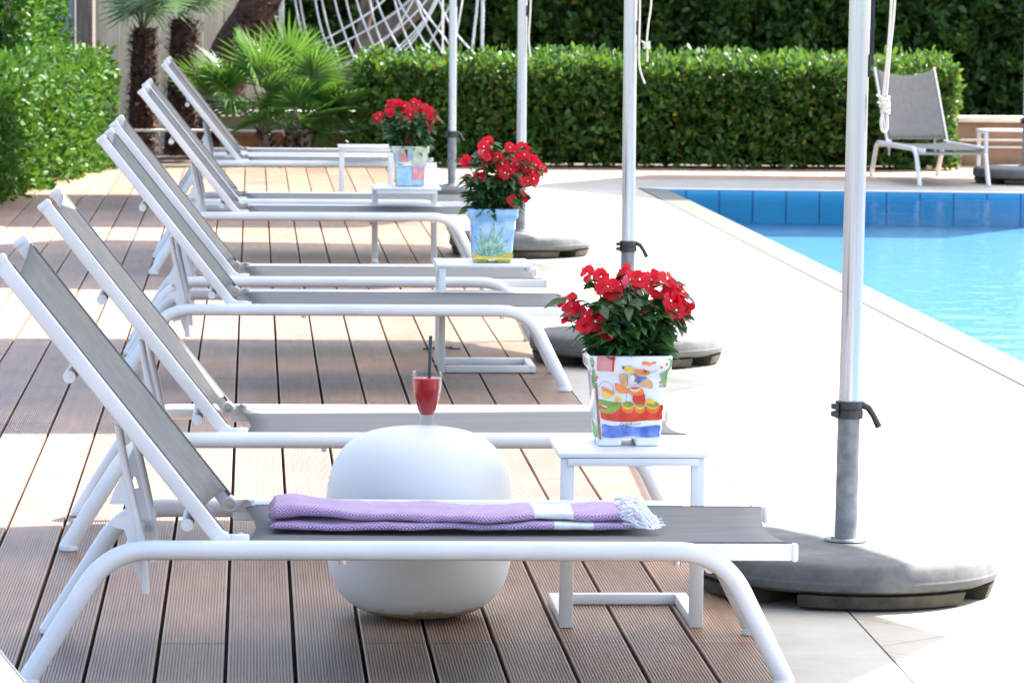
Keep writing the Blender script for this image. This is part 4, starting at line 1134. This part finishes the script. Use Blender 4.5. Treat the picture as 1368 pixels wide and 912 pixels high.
def shaggy_trunk(root, r_, h, lean=(0, 0), sd=1, n=700):
    b = MB(); rd = random.Random(sd)
    b.tube([(lean[0] * t, lean[1] * t, h * t) for t in (0, .25, .5, .75, 1)], r_, 12, rr=[r_ * .95, r_ * .9, r_ * .85, r_ * .8, r_ * .7])
    b.build('trunk', MAT['palmtrunk'], root)
    P = []; s = MB()
    for k in range(n):
        t = rd.random(); a = rd.uniform(0, 6.28); rr_ = r_ * (.85 - .12 * t)
        p = Vector((lean[0] * t + rr_ * math.cos(a), lean[1] * t + rr_ * math.sin(a), h * t)); o_ = Vector((math.cos(a), math.sin(a), rd.uniform(-.5, 1.1))).normalized()
        ln = rd.uniform(.04, .09); sd_ = Vector((-math.sin(a), math.cos(a), 0)) * rd.uniform(.012, .026)
        q = p + o_ * ln * .55; e = p + o_ * ln + Vector((rd.uniform(-.02, .02), rd.uniform(-.02, .02), rd.uniform(-.04, .03)))
        s.add([p - sd_, p + sd_, q + sd_ * .6, e, q - sd_ * .6], [[0, 1, 2, 4], [4, 2, 3]], 0)
    s.build('leaf_bases', MAT['palm_fibre'], root, fix=False)

rd = random.Random(12)
for i, (x, y, h, r_, lab, ls) in enumerate([(-.87, 32.2, 1.0, .115, 'shaggy brown palm trunk with silver fan leaves beside the sunlit hedge', 13), (-.57, 32.6, 1.06, .135, 'shaggy brown palm trunk between the slimmer palm and the fan palm bush', 12)]):
    root = empty('fan_palm', (x, y, 0)); tag(root, lab, 'palm')
    shaggy_trunk(root, r_, h, (.03, 0), 3 + i)
    for k in range(ls):
        a = 6.28 * k / ls + rd.uniform(-.3, .3); el = rd.uniform(.9, 3.2)
        b = MB(); fan(b, (.02, 0, h - .02), (math.cos(a), math.sin(a), el), rd.uniform(.34, .46), 22, R(200), .22, .017, rd, rd.uniform(.14, .3)); b.build('frond', [MAT['palm_silver'], MAT['stem']], root, fix=False)
root = empty('fan_palm_bush', (.31, 31.2, 0)); tag(root, 'bushy bright green fan palm in front of the low garden wall', 'palm')
b = MB(); rd = random.Random(31)
for x, y, lx in ((-.14, 0, -.1), (-.02, .05, .0), (.05, -.03, .06)):
    b.tube([(x, y, 0), (x + lx * .5, y, .12), (x + lx, y, .26)], .05, 10, rr=[.06, .055, .045])
b.build('trunk', MAT['bark'], root)
s = MB()
for k in range(260):
    x, y, lx = rd.choice(((-.14, 0, -.1), (-.02, .05, .0), (.05, -.03, .06))); t = rd.random(); a = rd.uniform(0, 6.28)
    p = Vector((x + lx * t + .05 * math.cos(a), y + .05 * math.sin(a), .26 * t)); o_ = Vector((math.cos(a), math.sin(a), rd.uniform(-.2, 1.2))).normalized(); sd_ = Vector((-math.sin(a), math.cos(a), 0)) * .014
    s.add([p - sd_, p + sd_, p + o_ * .05 + sd_ * .4, p + o_ * .075, p + o_ * .05 - sd_ * .4], [[0, 1, 2, 4], [4, 2, 3]], 0)
s.build('leaf_bases', MAT['palm_fibre'], root, fix=False)
FR = [(-.25, .62), (-.42, .45), (-.35, .25), (-.15, .5), (.0, .72), (.1, .55), (.2, .7), (.3, .5), (.42, .42), (.35, .25), (.2, .2), (.05, .3), (-.1, .2), (.48, .2), (.28, .05), (-.2, .85), (.05, .9), (.15, .4), (-.3, .75), (.4, .6), (-.42, .7), (-.34, .9), (-.5, .55), (-.48, .3), (.0, .1), (.5, .33), (.33, .8), (-.05, .6), (.12, .8), (.25, .35), (-.4, .62)]
for k, (dx, dz) in enumerate(FR):
    d = Vector((dx * 1.75, rd.uniform(-.55, .25), dz * 1.25)); o_ = (rd.choice((-.22, -.02, .1)) + rd.uniform(-.03, .03), rd.uniform(-.05, .05), .24)
    b = MB(); fan(b, o_, d, rd.uniform(.38, .52), 22, R(rd.uniform(130, 210)), rd.uniform(.15, .5), .024, rd, .14 + .42 * d.length * rd.uniform(.6, 1.0)); b.build('frond', [MAT['palm_green'], MAT['stem']], root, fix=False)

# leaning trees
root = empty('leaning_tree', (-.30, 33.3, 0)); tag(root, 'thick dark brown leaning palm trunk rising behind the fan palm bush', 'tree')
b = MB(); TP = catmull([(-.02, 0, -.02), (.02, 0, .4), (.14, 0, .8), (.36, 0, 1.2), (.6, .1, 1.9), (.7, .2, 3.0)], 6)
b.tube(TP, .17, 14, rr=[.22 - .06 * min(1, i / 18) for i in range(len(TP))]); b.build('trunk', MAT['palmtrunk'], root)
s = MB(); rd = random.Random(77)
for k in range(900):
    i = min(len(TP) - 2, int(rd.random() * 22)); c = TP[i].lerp(TP[i + 1], rd.random()); a = rd.uniform(0, 6.28); rr_ = .2 - .05 * min(1, i / 18)
    p = c + Vector((math.cos(a), math.sin(a), 0)) * rr_; o_ = Vector((math.cos(a), math.sin(a), rd.uniform(-.6, 1.0))).normalized(); sd_ = Vector((-math.sin(a), math.cos(a), 0)) * rd.uniform(.012, .03); ln = rd.uniform(.03, .09)
    s.add([p - sd_, p + sd_, p + o_ * ln * .6 + sd_ * .5, p + o_ * ln, p + o_ * ln * .6 - sd_ * .5], [[0, 1, 2, 4], [4, 2, 3]], 0)
s.build('leaf_bases', MAT['palm_fibre'], root, fix=False)
V, F = leaf_cloud(np.column_stack([rng.normal(.6, .7, 3000), rng.normal(.2, .7, 3000), rng.normal(3.4, .35, 3000)]), rng.normal(0, 1, (3000, 3)), .12)
np_mesh('crown', V, F, [MAT['tall_leaf']], root)
root = empty('slanting_tree', (.75, 35.4, 0)); tag(root, 'grey brown slanting tree trunk behind the white lattice', 'tree')
b = MB(); b.tube(catmull([(-.02, 0, -.02), (.05, 0, .5), (.3, 0, .85), (.75, 0, 1.25), (1.2, .1, 1.9), (1.5, .2, 2.8)], 5), .10, 12, rr=None)
b.tube(catmull([(.16, 0, .7), (.22, .05, 1.1), (.3, .1, 1.8)], 5), .06, 10); b.build('trunk', MAT['bark'], root)
V, F = leaf_cloud(np.column_stack([rng.normal(1.3, .8, 3500), rng.normal(.2, .7, 3500), rng.normal(3.2, .35, 3500)]), rng.normal(0, 1, (3500, 3)), .12)
np_mesh('crown', V, F, [MAT['tall_leaf']], root)

# ------------------------------------------------------------------ white lattice structure
root = empty('lattice_sculpture', (1.1, 34.2, 0)); tag(root, 'white open lattice of curved metal rods between palm bush and pole', 'lattice')
S = 34.2 / 5500
def rod(b, pts, y0, y1, r_=.0085):
    P = []
    n = len(pts)
    for i, (px_, py_) in enumerate(pts):
        y = y0 + (y1 - y0) * i / (n - 1)
        # measured on the photograph, turned into metres at the lattice's own distance
        P.append(((px_ - 338) * (34.2) / 5490 - 1.1, y, 1.5 - (py_ + 46.5) * (34.2) / 5490))
    b.tube(catmull(P, 5), r_, 8)
fa = [[(388, -60), (394, 0), (404, 50), (412, 75)], [(396, -60), (400, 0), (411, 55)], [(415, -60), (421, 0), (431, 45), (446, 80), (452, 95)], [(422, -60), (429, 0), (440, 45), (457, 92)], [(440, -60), (447, 0), (462, 50), (480, 92), (492, 110)], [(452, -60), (461, 0), (474, 45), (496, 98)],
      [(466, -60), (476, 0), (492, 45), (512, 88)], [(482, -60), (492, 0), (504, 45), (522, 85)], [(490, -60), (503, 0), (520, 40), (545, 85)], [(512, -60), (525, 0), (540, 45), (560, 85)], [(518, -60), (532, 0), (560, 45), (578, 80)], [(540, -60), (554, 0), (572, 40), (596, 78)], [(542, -60), (558, 0), (590, 45), (620, 85)], [(568, -60), (584, 0), (605, 40), (642, 80)]]
fb = [[(416, 62), (460, 38), (505, 8), (540, -30)], [(428, 70), (480, 45), (535, 10), (570, -30)], [(452, 92), (510, 55), (560, 12), (590, -30)], [(462, 86), (500, 60), (530, 35), (556, -10)], [(488, 98), (540, 55), (575, 15), (602, -30)], [(505, 85), (545, 55), (570, 20), (588, -20)], [(528, 80), (555, 50), (580, 10), (595, -30)], [(560, 78), (580, 45), (600, 5), (612, -30)], [(585, 85), (605, 60), (618, 0), (622, -40)]]
b = MB()
for i, p in enumerate(fa): rod(b, p, .25 - .5 * (i % 2), -.05)
b.build('curved_rods', MAT['white'], root)
b = MB()
for i, p in enumerate(fb): rod(b, p, .05, .35 - .3 * (i % 2), .008)
b.build('crossing_rods', MAT['white'], root)
for pts, rr_ in (([(628, 90), (633, 40), (637, 0), (640, -60)], .011), ([(644, 110), (644, 40), (645, -60)], .014), ([(376, 95), (376, 40), (376, -60)], .024)):
    b = MB(); rod(b, pts, .1, .1, rr_); b.build('post', MAT['white'], root)
b = MB(); rod(b, [(376, -2), (402, -2), (430, -2)], .1, .1, .012); b.build('top_rail', MAT['white'], root)
